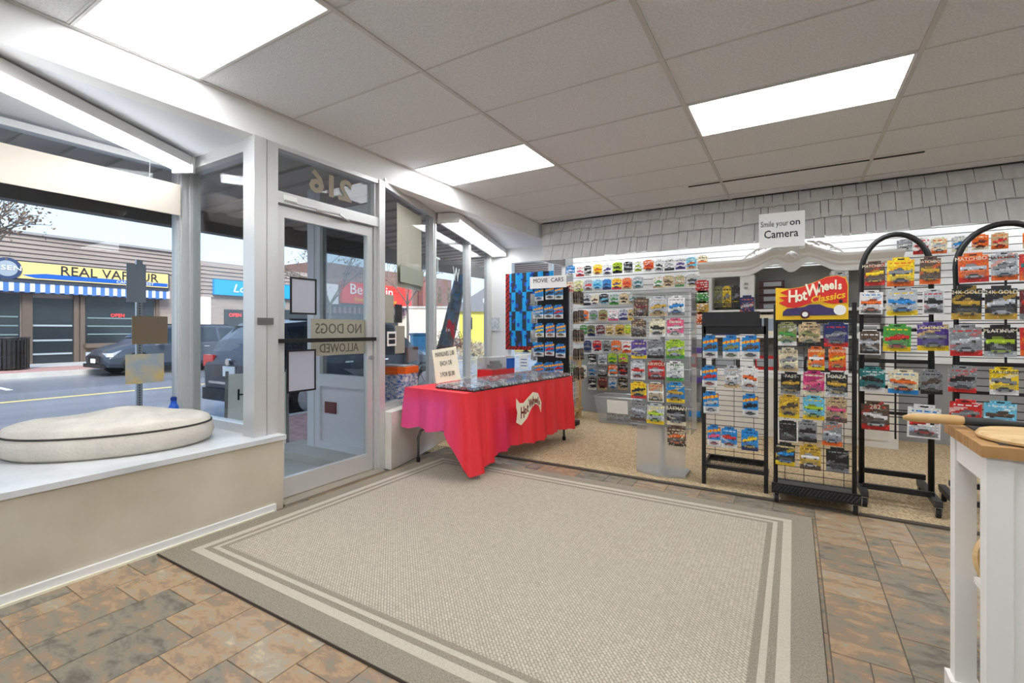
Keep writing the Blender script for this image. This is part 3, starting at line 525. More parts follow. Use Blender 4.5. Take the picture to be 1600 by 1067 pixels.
# side screen of the recessed entry (white post, glazed panel, kick panel with letter slot)
SW = mat('white painted metal', (222, 222, 226), .5); ey = 3.07
es = thing('entry_side_screen', 'white glazed side screen with kick panel and letter slot outside the door', 'glazed screen', (0, ey, -.02))
m = MB(); m.bb(-4.22, -4.12, -.05, .05, 0, 2.66); m.build('post', SW, es); m = MB(); m.bb(-4.12, -4.04, -.04, .04, 0, 2.66).bb(-3.32, -3.26, -.04, .04, 0, 2.66).bb(-4.04, -3.32, -.04, .04, .68, .8).bb(-4.04, -3.32, -.04, .04, .02, .14).bb(-4.04, -3.32, -.04, .04, 2.3, 2.4); m.build('frame', SW, es)
MB().bb(-4.04, -3.32, -.015, .015, .14, .68).build('kick_panel', SW, es); MB().bb(-4.04, -3.32, -.004, .004, .8, 2.3).build('pane', glassmat('reflective screen glass', (205, 210, 212), 2.2), es); MB().bb(-3.98, -3.82, -.03, -.01, .42, .53).build('letter_slot', mat('bronze letter slot', (96, 52, 40), .4), es); MB().bb(-4.5, -3.26, -.3, .1, -.1, .07).build('kerb', CONC, es)
# sandwich board
t = thing('sandwich_board', 'white folding sandwich board on the pavement outside', 'sign', (-5.05, 3.0, SWZ), R(58))
for s in (1, -1): Mx = Matrix.Translation((0, 0, .9)) @ Matrix.Rotation(R(14) * s, 4, 'X'); p = MB(); p.box((0, 0, -.45), (.55, .02, .86), 0, Mx); po = p.build('board', PAPER, t); f = MB(); f.box((-.29, 0, -.46), (.03, .03, .94), 0, Mx).box((.29, 0, -.46), (.03, .03, .94), 0, Mx); f.build('frame', ALUD, t)
text(t, 'HOT', .17, (0, -.078, .66), (R(76), 0, 0), INK, sx=1.1); 
# outside lights' place: papers on angled window (local coordinates of window_3 as world transform)
def onA(a, off): p = A0 + e * a + nrm * off; return p
def paperA(nm, lb, cat, u0, v0, u1, v1, m, off=-.012, grp=None):
    a0, a1 = along(u0), along(u1); p0, p1 = A0 + e * a0, A0 + e * a1; d0 = -_s * p0.x + _c * p0.y; zt = CAMZ + (HZ - v0) * d0 / FPX; zb = CAMZ + (HZ - v1) * d0 / FPX; c = onA((a0 + a1) / 2, off)
    t = thing(nm, lb, cat, (c.x, c.y, zb), ARZ, grp); h = (a1 - a0) / 2; MB().bb(-h, h, -.0015, .0015, 0, zt - zb).build('sheet', m, t); return t, h, zt - zb
CARDG = mat('greenish kraft', (140, 146, 132), .9)
paperA('window_poster', 'long beige poster back hanging on the first angled pane', 'poster', 622, 316, 660, 448, CARD); paperA('window_poster', 'green-grey poster strip under the long beige poster', 'poster', 623, 413, 659, 440, CARDG, .014); paperA('window_poster', 'short beige poster back low on the first angled pane', 'poster', 602, 459, 617, 504, CARD)
paperA('window_poster', 'beige paper back beside the hours notice', 'poster', 619, 509, 634, 553, CARD); paperA('window_poster', 'black bottle picture poster on the first angled pane', 'poster', 619, 475, 630, 504, mat('dark poster', (46, 36, 30), .5)); paperA('window_poster', 'rusty brown poster near the orange storage case', 'poster', 637, 543, 655, 566, mat('rust poster', (122, 82, 70), .7)); 
t, h, q = paperA('window_notice', 'small white opening hours notice on the first angled pane', 'notice', 603, 518, 617, 541, PAPER, .012)
for k in (.3, .7): MB().bb(-h * .7, h * .7, -.004, -.002, q * k - .02, q * k + .02).build('print_line', INK, t)
# decals: red flame and cut-out characters
def flame(w, h): 
    top = [(-.5, .38), (-.38, .22), (-.22, .2), (-.05, .34), (.15, .48), (.35, .42), (.5, .1), (.48, -.22)]; bot = [(.4, .0), (.25, .1), (.08, -.02), (-.1, -.3), (-.32, -.46), (-.5, -.34), (-.46, -.05), (-.5, .12)]
    return [(x * w, y * h) for x, y in top + bot]
a = along(703); c = onA(a, .012); t = thing('flame_decal', 'red flame-shaped vinyl decal on second angled pane', 'decal', (c.x, c.y, 1.22), ARZ); MB().prism([(-x, y) for x, y in flame(.30, .28)][::-1], .002, 0, Matrix.Rotation(R(90), 4, 'X')).build('vinyl', mat('crimson vinyl', (170, 24, 40), .5), t); text(t, 'Hot Wheels', .075, (0, .006, .0), (R(90), R(0), R(180)), PAPER, sx=.9)
for u, v, s_, sz, lbx in ((683, 415, 'T', .26, 'pale letter T decal high on second angled pane'), (712, 430, 'W', .26, 'pale letter W decal high on second angled pane')): a = along(u); c = onA(a, .012); d = -_s * c.x + _c * c.y; t = thing('letter_decal', lbx, 'decal', (c.x, c.y, CAMZ + (HZ - v) * d / FPX), ARZ); text(t, s_, sz, (0, .004, 0), (R(90), 0, R(180)), mat('pale decal', (196, 204, 198), .6))
for u in (686, 700): a = along(u); c = onA(a, .012); d = -_s * c.x + _c * c.y; t = thing('letter_decal', 'grey figure eight decal on second angled pane', 'decal', (c.x, c.y, CAMZ + (HZ - 462) * d / FPX), ARZ, 'figure eight decals'); text(t, '8', .26, (0, .004, 0), (R(90), 0, R(180)), mat('grey decal', (150, 150, 140), .6), bold=.01)
# ================================================================ SHOP FURNITURE
# rug
RB = mat('taupe woven border', (160, 149, 131), .95, noise=(160, (132, 122, 106)), bump=(220, .6)); RL = mat('light woven stripe', (192, 182, 164), .95, noise=(200, (176, 166, 148)))
def fieldmat():
    m = mat('braided oatmeal weave', (188, 178, 160), .95); n = m.node_tree; b = n.nodes['Principled BSDF']; t = n.nodes.new('ShaderNodeTexCoord'); k = n.nodes.new('ShaderNodeTexBrick'); mp = n.nodes.new('ShaderNodeMapping'); mp.inputs['Rotation'].default_value = (0, 0, R(45))
    k.inputs['Scale'].default_value = 20; k.inputs['Color1'].default_value = lin((190, 180, 162)); k.inputs['Color2'].default_value = lin((178, 168, 150)); k.inputs['Mortar'].default_value = lin((146, 134, 116)); k.inputs['Mortar Size'].default_value = .035
    x = n.nodes.new('ShaderNodeTexNoise'); x.inputs['Scale'].default_value = 120; mx = n.nodes.new('ShaderNodeMixRGB'); mx.blend_type = 'OVERLAY'; mx.inputs[0].default_value = .35
    bp = n.nodes.new('ShaderNodeBump'); bp.inputs['Strength'].default_value = .4; bp.inputs['Distance'].default_value = .004; bp.invert = True
    for a, c in ((t.outputs['Object'], mp.inputs[0]), (mp.outputs[0], k.inputs[0]), (t.outputs['Object'], x.inputs[0]), (k.outputs['Color'], mx.inputs[1]), (x.outputs[0], mx.inputs[2]), (mx.outputs[0], b.inputs['Base Color']), (k.outputs['Fac'], bp.inputs['Height']), (bp.outputs[0], b.inputs['Normal'])): n.links.new(a, c)
    return m
rug = thing('area_rug', 'large oatmeal woven rug with taupe striped border on the tile floor', 'rug', (-1.425, 2.39, 0)); HX, HY = 1.525, 1.19
def ring(i0, i1, z): 
    m = MB()
    a0, b0, a1, b1 = HX - i0, HY - i0, HX - i1, HY - i1
    if i1 is None: return m
    m.bb(-a0, a0, -b0, -b1, .0, z).bb(-a0, a0, b1, b0, .0, z).bb(-a0, -a1, -b1, b1, .0, z).bb(a1, a0, -b1, b1, .0, z); return m
ring(0, .11, .012).build('border', RB, rug); ring(.11, .155, .0122).build('stripe', RL, rug); ring(.155, .185, .0122).build('border', RB, rug); ring(.185, .21, .0122).build('stripe', RL, rug); ring(.21, .24, .0122).build('border', RB, rug)
MB().bb(-HX + .24, HX - .24, -HY + .24, HY - .24, 0, .012).build('field', fieldmat(), rug)
m = MB(); m.tube([(-HX, -HY, .004), (HX, -HY, .004), (HX, HY, .004), (-HX, HY, .004)], .006, 6, closed=True); m.build('binding', mat('dark rug binding', (60, 50, 42), .9), rug)
# dog bed
db = thing('dog_bed', 'oval cream canvas dog bed with dark piping on the window platform', 'dog bed', (-3.59, 1.23, .5), math.atan2(.84, .54)); n, a_, b_ = 72, .52, .37; mb = MB(); prof = [(.0, .0), (.9, 0), (.97, .02), (1.0, .065), (.985, .11), (.965, .128)]; rad = [.95, .9, .84, .76, .66, .54, .4, .25, .1]
def ztop(x, y, r): 
    z = .13 + .1 * math.sqrt(max(0, 1 - r ** 2.2)); 
    for (tx_, ty_) in ((.2, .1), (-.2, .1), (0, -.1), (.33, -.06), (-.33, -.06)): z -= .075 * math.exp(-((x - tx_) ** 2 + (y - ty_) ** 2) / .010)
    return z + .006 * math.sin(9 * x + 5 * y)
for r, z in prof[1:]: mb.v += [(a_ * r * math.cos(2 * math.pi * i / n), b_ * r * math.sin(2 * math.pi * i / n), z) for i in range(n)]
for r in rad: mb.v += [(a_ * r * math.cos(2 * math.pi * i / n), b_ * r * math.sin(2 * math.pi * i / n), ztop(a_ * r * math.cos(2 * math.pi * i / n), b_ * r * math.sin(2 * math.pi * i / n), r)) for i in range(n)]
k = len(prof) - 1 + len(rad)
for j in range(k - 1):
    for i in range(n): mb.f.append([j * n + i, j * n + (i + 1) % n, (j + 1) * n + (i + 1) % n, (j + 1) * n + i]); mb.m.append(0); mb.c.append(None)
mb.f += [list(reversed(range(n))), list(range((k - 1) * n, k * n))]; mb.m += [0, 0]; mb.c += [None, None]
mb.build('cushion', mat('cream canvas', (222, 214, 200), .9, noise=(6, (206, 198, 186)), bump=(60, .3)), db, smooth=True)
m = MB(); m.tube([(a_ * .97 * math.cos(2 * math.pi * i / n), b_ * .97 * math.sin(2 * math.pi * i / n), .128) for i in range(n)], .006, 6, closed=True); m.build('piping', mat('charcoal piping', (58, 54, 50), .8), db)
MB().box((-.47, -.155, .06), (.07, .02, .04)).build('tag', BLKP, db)
t = thing('plastic_bottle', 'small blue bottle behind the dog bed at the window corner', 'bottle', (-3.98, 1.72, .5)); MB().lathe([(.03, 0), (.033, .02), (.033, .14), (.02, .17), (.018, .19)], 16).build('bottle_body', mat('bright blue plastic', (20, 90, 200), .4), t); MB().lathe([(.02, .19), (.02, .215), (.01, .22)], 12).build('cap', mat('navy cap', (16, 50, 130), .4), t); m = MB(); m.bb(-.001, .034, -.016, .016, .06, .1); m.build('bottle_label', YEL, t)
# hanging board and its strings
(ya, za), (yb, zb) = PX(0, 272, -4.02), PX(266, 366, -4.02); y1, zt = PX(264, 318, -4.02)
t = thing('hanging_board', 'long beige board hung on strings before the street window', 'board', (-4.02, 1.72, 2.09)); MB().bb(-.006, .006, -3.6, .06, 0, .235).build('panel', mat('beige foam board', (226, 214, 198), .8), t)
for y in (-.14, -.98): MB().cyl((.008, y, .02), (.008, y, .42), .0015, n=5).build('string', PAPER, t)
# fluorescent strips
def strip(lb, p0, p1, wdt, nt=2, shell=WHITE):
    p0, p1 = Vector(p0), Vector(p1); d = p1 - p0; L_ = d.length; t = thing('fluorescent_strip', lb, 'strip light', tuple(p0), math.atan2(d.y, d.x))
    MB().bb(0, L_, -wdt / 2, wdt / 2, .035, .1).build('housing', shell, t); m = MB(); m.bb(-.012, .012, -wdt / 2 - .01, wdt / 2 + .01, -.02, .1).bb(L_ - .012, L_ + .012, -wdt / 2 - .01, wdt / 2 + .01, -.02, .1); m.build('end_cap', shell, t)
    for k in range(nt): yk = (k - (nt - 1) / 2) * wdt * .6; MB().cyl((.01, yk, .012), (L_ - .01, yk, .012), .018, n=10).build('tube', TUBE, t)
    return t
strip('twin-tube fluorescent strip hanging above the dog bed', (-3.9, 1.75, 2.405), (-2.92, .0, 2.405), .14)
c0, c1 = onA(along(676), .18), onA(along(741), .2); d0 = along(676)
def boxlight(lb, a0, a1, zz):
    p = onA(a0, .2); t = thing('fluorescent_box_light', lb, 'strip light', (p.x, p.y, zz), ARZ); L_ = a1 - a0; MB().bb(0, L_, -.12, .12, .02, .085).build('housing', WHITE, t); m = MB(); m.bb(-.01, .0, -.13, .13, -.03, .09).bb(L_, L_ + .01, -.13, .13, -.03, .09).bb(0, L_, .1, .13, -.02, .03); m.build('end_cap', WHITE, t); MB().bb(.005, L_ - .005, -.1, .08, .0, .02).build('diffuser', TUBE, t)
boxlight('white boxed fluorescent light over the angled window, by the door', 1.25, 2.5, 2.45); boxlight('white boxed fluorescent light over the angled window, at the far corner', 2.53, 3.7, 2.45)
# ---- table with cloth
TB = (-2.55, 3.98); TR = R(-5); TL, TW, TH = 1.76, .70, .71
tb = thing('folding_table', 'folding table with grey steel legs under a red plastic cloth', 'table', (TB[0], TB[1], .0123), TR)
MB().bb(-TW / 2, TW / 2, -TL / 2, TL / 2, TH - .06, TH - .0178).build('tabletop', mat('grey plastic top', (190, 190, 186), .6), tb)
for s in (-1, 1):
    for q in (-1, 1):
        m = MB(); m.tube([(q * .2, s * .72, TH - .05), (q * .2, s * .72, .42), (q * .22, s * .73, .36), (q * .31, s * .75, .28), (q * .33, s * .76, .22), (q * .33, s * .76, .03)], .014, 10); lg = m.build('leg', GREYST, tb, smooth=True); MB().cyl((q * .33, s * .76, 0), (q * .33, s * .76, .04), .018).build('foot', RUB, lg)
    MB().bb(-.24, .24, s * .735 - .012, s * .735 + .012, .31, .35).build('brace', GREYST, tb)
tc_ = thing('tablecloth', 'red and pink plastic tablecloth with white flame logo on folding table', 'tablecloth', (TB[0], TB[1], TH - .005), TR)
mb = MB(); cR, cP, cM = lin((236, 44, 52)), lin((238, 78, 140)), lin((200, 30, 100))
def mixc(a, b, k): return tuple(a[i] + (b[i] - a[i]) * k for i in range(3)) + (1,)
hw, hl = TW / 2 + .012, TL / 2 + .012
# perimeter path: left-near corner -> near edge -> right-near corner -> long front edge -> far end
path = [(-hw, -hl + 2 * hl * k / 24 , 0) for k in range(24, 0, -1)]
nb = [(-hw + 2 * hw * k / 20, -hl) for k in range(20)]; fr = [(hw, -hl + 2 * hl * k / 60) for k in range(61)]; fe = [(hw - 2 * hw * k / 12, hl) for k in range(1, 13)]
per = nb + fr + fe; NP = len(per); rows = 14
def drop(i):
    if i < 15: return .34 + .012 * math.sin(i * .8)
    if i < 22: k = (i - 15) / 7; return .34 + .32 * math.sin(k * math.pi / 2)
    if i < 81: k = (i - 22) / 59; return .66 - .1 * min(1, k * 5.0) + .02 * math.sin(k * 14)
    return .4
verts = []
for r in range(rows + 1):
    k = r / rows
    for i, (x, y) in enumerate(per):
        nx, ny = (0, -1) if i < 20 else ((1, 0) if i < 81 else (0, 1))
        if 18 <= i <= 22: nx, ny = .75, -.75
        fold = (.024 * math.sin(i * .9) + .016 * math.sin(i * 2.1 + 1)) * min(1, k * 2) + .03 * k + (.05 * k if 18 <= i <= 24 else 0)
        z = -drop(i) * k; verts.append((x + nx * fold, y + ny * fold, z - .0))
fs = []; cols = []
for r in range(rows):
    for i in range(NP - 1):
        fs.append((r * NP + i, (r + 1) * NP + i, (r + 1) * NP + i + 1, r * NP + i + 1)); k = i / NP
        if i < 21: c = mixc(cR, cP, min(1, (r + 2) / 7) * max(0, min(1, (19 - i) / 7)))
        elif 28 < i < 46: c = mixc(cR, cM, .55 * math.exp(-((i - 36) / 4.5) ** 2) * min(1, r / 9))
        else: c = mixc(cR, lin((246, 70, 80)), .3 * (.5 + .5 * math.sin(i * .7)))
        cols.append(c)
b0 = 0
mb.v = verts; mb.f = [list(f) for f in fs]; mb.m = [0] * len(fs); mb.c = cols
nv = len(mb.v); mb.add([(-hw, -hl, 0), (hw, -hl, 0), (hw, hl, 0), (-hw, hl, 0)], [(0, 1, 2, 3)], 0, cR)
mb.build('cloth', CLOTHP, tc_, smooth=True)
lo = MB(); lo.prism(flame(.42, .3), .003, 0, Matrix.Rotation(R(90), 4, 'Z') @ Matrix.Rotation(R(90), 4, 'X')); lg = lo.build('flame_logo', CREAM, tc_, (hw + .072, -.08, -.22)); 
for s_, dx, dz, sz in (('H', -.115, -.03, .15), ('o', -.065, -.01, .11), ('t', -.03, .005, .12), ('W', .025, .04, .11), ('h', .07, .06, .11), ('e', .1, .065, .085), ('e', .125, .06, .085), ('l', .147, .05, .1), ('s', .168, .035, .075)): text(lg, s_, sz, (.005, dx, dz), FACE_X, mat('dark red ink', (120, 16, 20), .6), sx=.6, bold=.002)
# boxed cars in rows on the table
CB = [mat('car box print %d' % i, c, .3) for i, c in enumerate([(215, 220, 224), (110, 116, 122), (190, 198, 204), (130, 150, 170), (232, 232, 230), (170, 90, 86)])]
bm_ = []
for i in range(6):
    m = MB(); m.bb(-.038, .038, -.016, .016, 0, .01, 1).bb(-.03, .03, -.013, .013, .01, .024, 0).bb(-.016, .018, -.011, .011, .024, .034, 0)
    for q in (-.02, .02):
        for s in (-1, 1): m.cyl((q, s * .008, .013), (q, s * .015, .013), .006, n=8, mi=1)
    bm_.append(m.mesh('boxed_toy_car', [CB[i], BLKP]))
cover = MB(); cover.bb(-.039, .039, -.017, .017, .008, .037); cvm = cover.mesh('clear_cover', COVER)
ctr = Matrix.Translation((TB[0], TB[1], TH)) @ Matrix.Rotation(TR, 4, 'Z')
for r in range(7):
    for k in range(34):
        lx, ly = -TW / 2 + .13 + r * .092, -TL / 2 + .1 + k * .05
        if r < 2 and k < 8 or (r < 1): continue
        if ly > TL / 2 - .04: continue
        p = ctr @ Vector((lx + random.uniform(-.006, .006), ly + random.uniform(-.004, .004), -.003)); o = ob('boxed_toy_car', random.choice(bm_), None, tuple(p), (0, 0, TR + random.uniform(-.08, .08)))
        tag(o, 'small toy car on black base in clear box, in rows on red tablecloth', 'toy car', 'boxed toy cars on the red table'); ob('clear_cover', cvm, o)
# price sign on the table, carry case, red box
p = ctr @ Vector((-.18, -.52, .024)); t = thing('price_sign', 'leaning cream price sign among boxed toy cars on table', 'sign', tuple(p), TR + R(38)); Mx = Matrix.Rotation(R(-14), 4, 'X') @ Matrix.Rotation(R(-9), 4, 'Y')
MB().box((0, 0, .16), (.23, .012, .32), 0, Mx).build('panel', CREAM, t)
for s_, z in (('MAINLINES 2.00', .265), ('EACH OR', .175), ('3 FOR $5.00', .07)): o = text(t, s_, .042, (0, 0, 0), (0, 0, 0), INK, sx=.62); o.matrix_local = Mx @ Matrix.Translation((0, -.008, z)) @ Matrix.Rotation(R(90), 4, 'X') @ Matrix.Diagonal((.62, 1.5, 1, 1))
c = Vector((-3.42, 3.66, .5)); t = thing('storage_case', 'toy car storage case with orange lid and blue car print on sill', 'case', (-3.34, 3.38, .5), R(10)); MB().bb(-.17, .17, -.11, .11, 0, .3).build('case_body', mat('car pattern print', (40, 92, 170), .5, noise=(26, (236, 226, 220), (1, 1, 2))), t); MB().bb(-.175, .175, -.115, .115, .3, .365).build('lid', mat('orange plastic', (236, 100, 20), .4), t); MB().bb(-.15, .15, -.1, .1, .365, .375).build('lid_inset', mat('grey inset', (150, 150, 150), .5), t); MB().bb(-.08, .08, -.13, -.115, .29, .32).build('latch', mat('orange plastic', (236, 100, 20), .4), t)
p = ctr @ Vector((-.25, .3, -.003)); t = thing('display_box', 'red and clear boxed toy car display at the back of table', 'toy box', tuple(p), TR); MB().bb(-.1, .1, -.2, .2, 0, .09).build('base', mat('red box print', (206, 34, 36), .4), t); MB().bb(-.1, .1, -.2, .2, .09, .22).build('clear_top', CLEARBIN, t); m = MB(); m.bb(-.035, .035, -.12, .06, .1, .14).bb(-.03, .03, -.08, .03, .14, .175); m.build('toy_car', BLKP, t); MB().bb(.1, .102, .05, .2, .09, .2).build('blue_panel', BLUE, t)
# towel over the corner window
tw = MB(); rnd = random.Random(4); W_, H_ = 40, 40; (x0, z1), (x1, z0) = PY(790, 428, 6.5), PY(865, 548, 6.5)
for j in range(H_):
    for i in range(W_):
        def P(a, b): k = a / W_; q = b / H_; return (x0 + (x1 - x0) * k, 6.5 + .015 * math.sin(k * 22), z1 + (z0 - z1) * q)
        k = i / W_; q = j / H_; s = int(k * 9)
        c = lin((30, 160, 222)) if (s + int(q * 4)) % 2 == 0 else lin((46, 54, 62))
        if math.sin(k * 31 + q * 9) * math.sin(q * 37 + s) > .62: c = lin((40, 80, 180))
        if k < .07 or q > .93: c = lin((170, 34, 30)) if (i + j) % 3 else lin((60, 20, 24))
        tw.add([P(i, j), P(i, j + 1), P(i + 1, j + 1), P(i + 1, j)], [(0, 1, 2, 3)], 0, c)
tag(tw.build('beach_towel', TOWELP), 'blue and black striped towel with red border hung over the corner window', 'towel')
x, z = PY(810, 568, 6.35); t = thing('paper_notice', 'white handwritten notice below the striped towel', 'notice', (x, 6.52, z - .1)); MB().bb(-.08, .08, 0, .004, 0, .22).build('sheet', PAPER, t); [MB().bb(-.055, .055, -.003, -.001, q, q + .012).build('print_line', BLUE, t) for q in (.05, .1, .15)]
p = A0 + e * (MU[2] + .14); t = thing('wall_poster', 'small grey poster on the white post beside the towel', 'poster', (-4.27, WY - .06, 1.2)); MB().bb(-.1, .1, .03, .034, 0, .22).build('sheet', mat('grey blue print', (176, 188, 196), .6, noise=(20, (226, 226, 226))), t)
# ================================================================ TOY PACKS
COL = dict(blue=(24, 130, 200), navy=(34, 44, 100), red=(204, 40, 34), orange=(232, 104, 30), yellow=(238, 200, 30), lime=(170, 200, 40), green=(70, 150, 60), teal=(30, 120, 120), white=(232, 230, 226), cream=(226, 214, 180), grey=(134, 136, 138), silver=(186, 190, 194), black=(34, 32, 32), brown=(92, 72, 58), tan=(190, 164, 124), gold=(196, 156, 50), pink=(226, 90, 130), magenta=(190, 40, 110), purple=(84, 60, 140), maroon=(110, 36, 40), skyblue=(110, 190, 220), olive=(130, 132, 80))
carmesh = {}
def toycar(cn):
    if cn in carmesh: return carmesh[cn]
    m = MB(); m.bb(-.034, .034, -.014, -.001, .003, .012).add([(-.024, -.013, .012), (.02, -.013, .012), (.012, -.011, .021), (-.016, -.011, .021), (-.024, -.001, .012), (.02, -.001, .012), (.012, -.001, .021), (-.016, -.001, .021)], [(0, 1, 2, 3), (1, 5, 6, 2), (2, 6, 7, 3), (3, 7, 4, 0)], 2)
    for q in (-.021, .021): m.cyl((q, -.0155, .004), (q, -.006, .004), .0065, n=10, mi=1)
    carmesh[cn] = m.mesh('toy_car', [mat('toy car ' + cn, COL[cn], .25, .3), BLKP, MATS['tinted car glass']]); return carmesh[cn]
bl = MB(); bl.add([(-.042, 0, -.004), (.042, 0, -.004), (.042, 0, .03), (-.042, 0, .03), (-.038, -.02, 0), (.038, -.02, 0), (.038, -.02, .026), (-.038, -.02, .026)], [(4, 5, 6, 7), (0, 1, 5, 4), (1, 2, 6, 5), (2, 3, 7, 6), (3, 0, 4, 7)]); BLM = bl.mesh('blister', BLISTER)
def carpix(u, v, v0, c, K):      # a little printed car: wheels, body, cabin with dark glass
    x, y = u - .5, v - v0
    if abs(y) < .03 and (abs(x - .24) < .05 or abs(x + .24) < .05): return (.03, .03, .03, 1)
    if 0 < y < .13 and abs(x) < .44 - .3 * max(0, y - .06): return K if y > .04 else tuple(q * .65 for q in K[:3]) + (1,)
    if .13 <= y < .2 and -.24 < x < .16 - (y - .11): return tuple(q * .4 + .02 for q in K[:3]) + (1,)
    return c
def cardmesh(style, bgc, acc, car, w, h, seed, GXN=16, GYN=22):
    rnd = random.Random(seed); mb = MB(); B, A, K = lin(COL[bgc]), lin(COL[acc]), lin(COL[car]); Wt = lin((228, 226, 222)); Dk = tuple(x * .35 for x in B[:3]) + (1,)
    sl, so_ = rnd.choice([-.5, .5, .35]), rnd.uniform(-.05, .3); fl = rnd.random() < .5; rnd_t = rnd.uniform(-.15, .2)
    for j in range(GYN):
        for i in range(GXN):
            u, v = (i + .5) / GXN, (j + .5) / GYN; hm = .006 * math.sin(u * 3)
            if v > .9 and (u < .18 or u > .82): continue
            if style == 'main':
                c = B
                if .68 + .1 * (u - .5) < v < .80 + .14 * (u - .5): c = lin((240, 176, 40)) if math.sin(u * 24) > -.6 else lin((206, 70, 30))
                elif v > .84: c = lin((30, 120, 190)) if u < .8 else lin((60, 80, 100))
                elif v < .3: c = Wt if v > .03 else lin((180, 180, 180))
                c = carpix(u, v - .1 * (u - .5), .42, c, K)
                if ((u - .5) / .3) ** 2 + ((v - .16) / .05) ** 2 < 1: c = tuple(.5 * K[q] + .15 for q in range(3)) + (1,)
            else:
                c = B if rnd.random() < .8 else tuple(x * .7 for x in B[:3]) + (1,)
                if abs(v - (.3 + sl * u + so_)) < .07 and v > .2: c = tuple(.5 * B[q] + .5 * A[q] for q in range(3)) + (1,)
                if .72 < v < .86 and .12 < u < .88: c = A if (int(u * GXN) % 4 != 3 and .75 < v < .84) else B
                c = carpix(1 - u if fl else u, v - rnd_t * (u - .5), .42, c, K)
                if v < .2: c = A if style == 'full' else Dk
                if style == 'box' and (u < .06 or u > .94 or v < .05 or v > .95): c = Wt
                if style == 'plain' and v < .66 and rnd.random() < .12: c = A
                if rnd.random() < .07: c = tuple(min(1, x * 1.5 + .05) for x in c[:3]) + (1,)
            if .9 < v < .95 and .38 < u < .62: c = (.01, .01, .01, 1)
            x0_, x1_, z0_, z1_ = (i / GXN - .5) * w, ((i + 1) / GXN - .5) * w, (j / GYN - 1) * h, ((j + 1) / GYN - 1) * h
            mb.add([(x0_, 0, z0_), (x1_, 0, z0_), (x1_, 0, z1_), (x0_, 0, z1_)], [(0, 1, 2, 3)], 0, c)
    mb.bb(-w / 2, w / 2, .0005, .0025, -h, -h * .1, 0, Wt); mb.bb(-w * .32, w * .32, .0005, .0025, -h * .1, 0, 0, Wt)
    return mb.mesh('carded_toy_car', PRINT)
hook = MB(); hook.cyl((0, .1, .0), (0, -.02, .0), .0022, n=6); HOOK = hook.mesh('peg_hook', CHROME); HOOKB = MB().cyl((0, .1, .0), (0, -.02, .0), .0026, n=6).mesh('peg_hook', BLACK)
ORD = ['top', 'second', 'third', 'fourth', 'fifth', 'sixth', 'seventh', 'eighth', 'ninth', 'tenth']
seedc = [0]; usedl = {}
def pack(where, grp, Y, u0, v0, u1, v1, spec, rowname, rack=None, big=True, hk=None, yaw=0, txt=None):
    style, b, a, c = spec; (x0, z1), (x1, z0) = PY(u0, v0, Y), PY(u1, v1, Y); z1 = PY((u0 + u1) / 2, v0, Y)[1]; z0 = PY((u0 + u1) / 2, v1, Y)[1]; w, h = x1 - x0, z1 - z0; seedc[0] += 1
    w *= .97; yj = random.uniform(-.006, .006); o = ob('carded_toy_car', cardmesh(style, b, a, c, w, h, seedc[0], 16 if big else 10, 22 if big else 14), None, ((x0 + x1) / 2, Y + yj, z1), (R(random.uniform(-2, 2)), R(random.uniform(-1.5, 1.5)), yaw))
    two = b if a == b else b + ' and ' + a
    lab = ('%s carded toy car%s, %s row, %s' % (two, '' if c in (a, b) else ', ' + c + ' model', rowname, where)); tag(o, lab, 'toy pack', grp)
    s = w / .105; tcar = ob('toy_car', toycar(c), o, (0, -.002, -h * .86), None, (s * .9, s * .8, s * .9))
    if big: ob('blister', BLM, o, (0, -.001, -h * .87), None, (s * .95, s * .95, s * 1.1))
    if txt: text(o, txt, w * 1.15 / max(4, len(txt) * .62), (0, -.003, -h * .2), FACE_Y, CREAM if b in ('black', 'brown', 'navy', 'red', 'orange', 'maroon', 'grey', 'purple', 'magenta', 'pink') else INK, sx=.95, depth=.0005)
    if rack is not None:
        hx = ob('peg_hook', hk or HOOK, rack); hx.matrix_world = Matrix.Translation(((x0 + x1) / 2, Y + yj, z1 - h * .075))
        hx.matrix_parent_inverse = Matrix.Identity(4); hx.matrix_basis = rack.matrix_basis.inverted() @ Matrix.Translation(((x0 + x1) / 2, Y + yj, z1 - h * .075))
    return o
def m_(c, a='orange'): return ('main', 'blue', 'yellow', c)
def f_(b, a, c=None, st='full'): return (st, b, a, c or a)
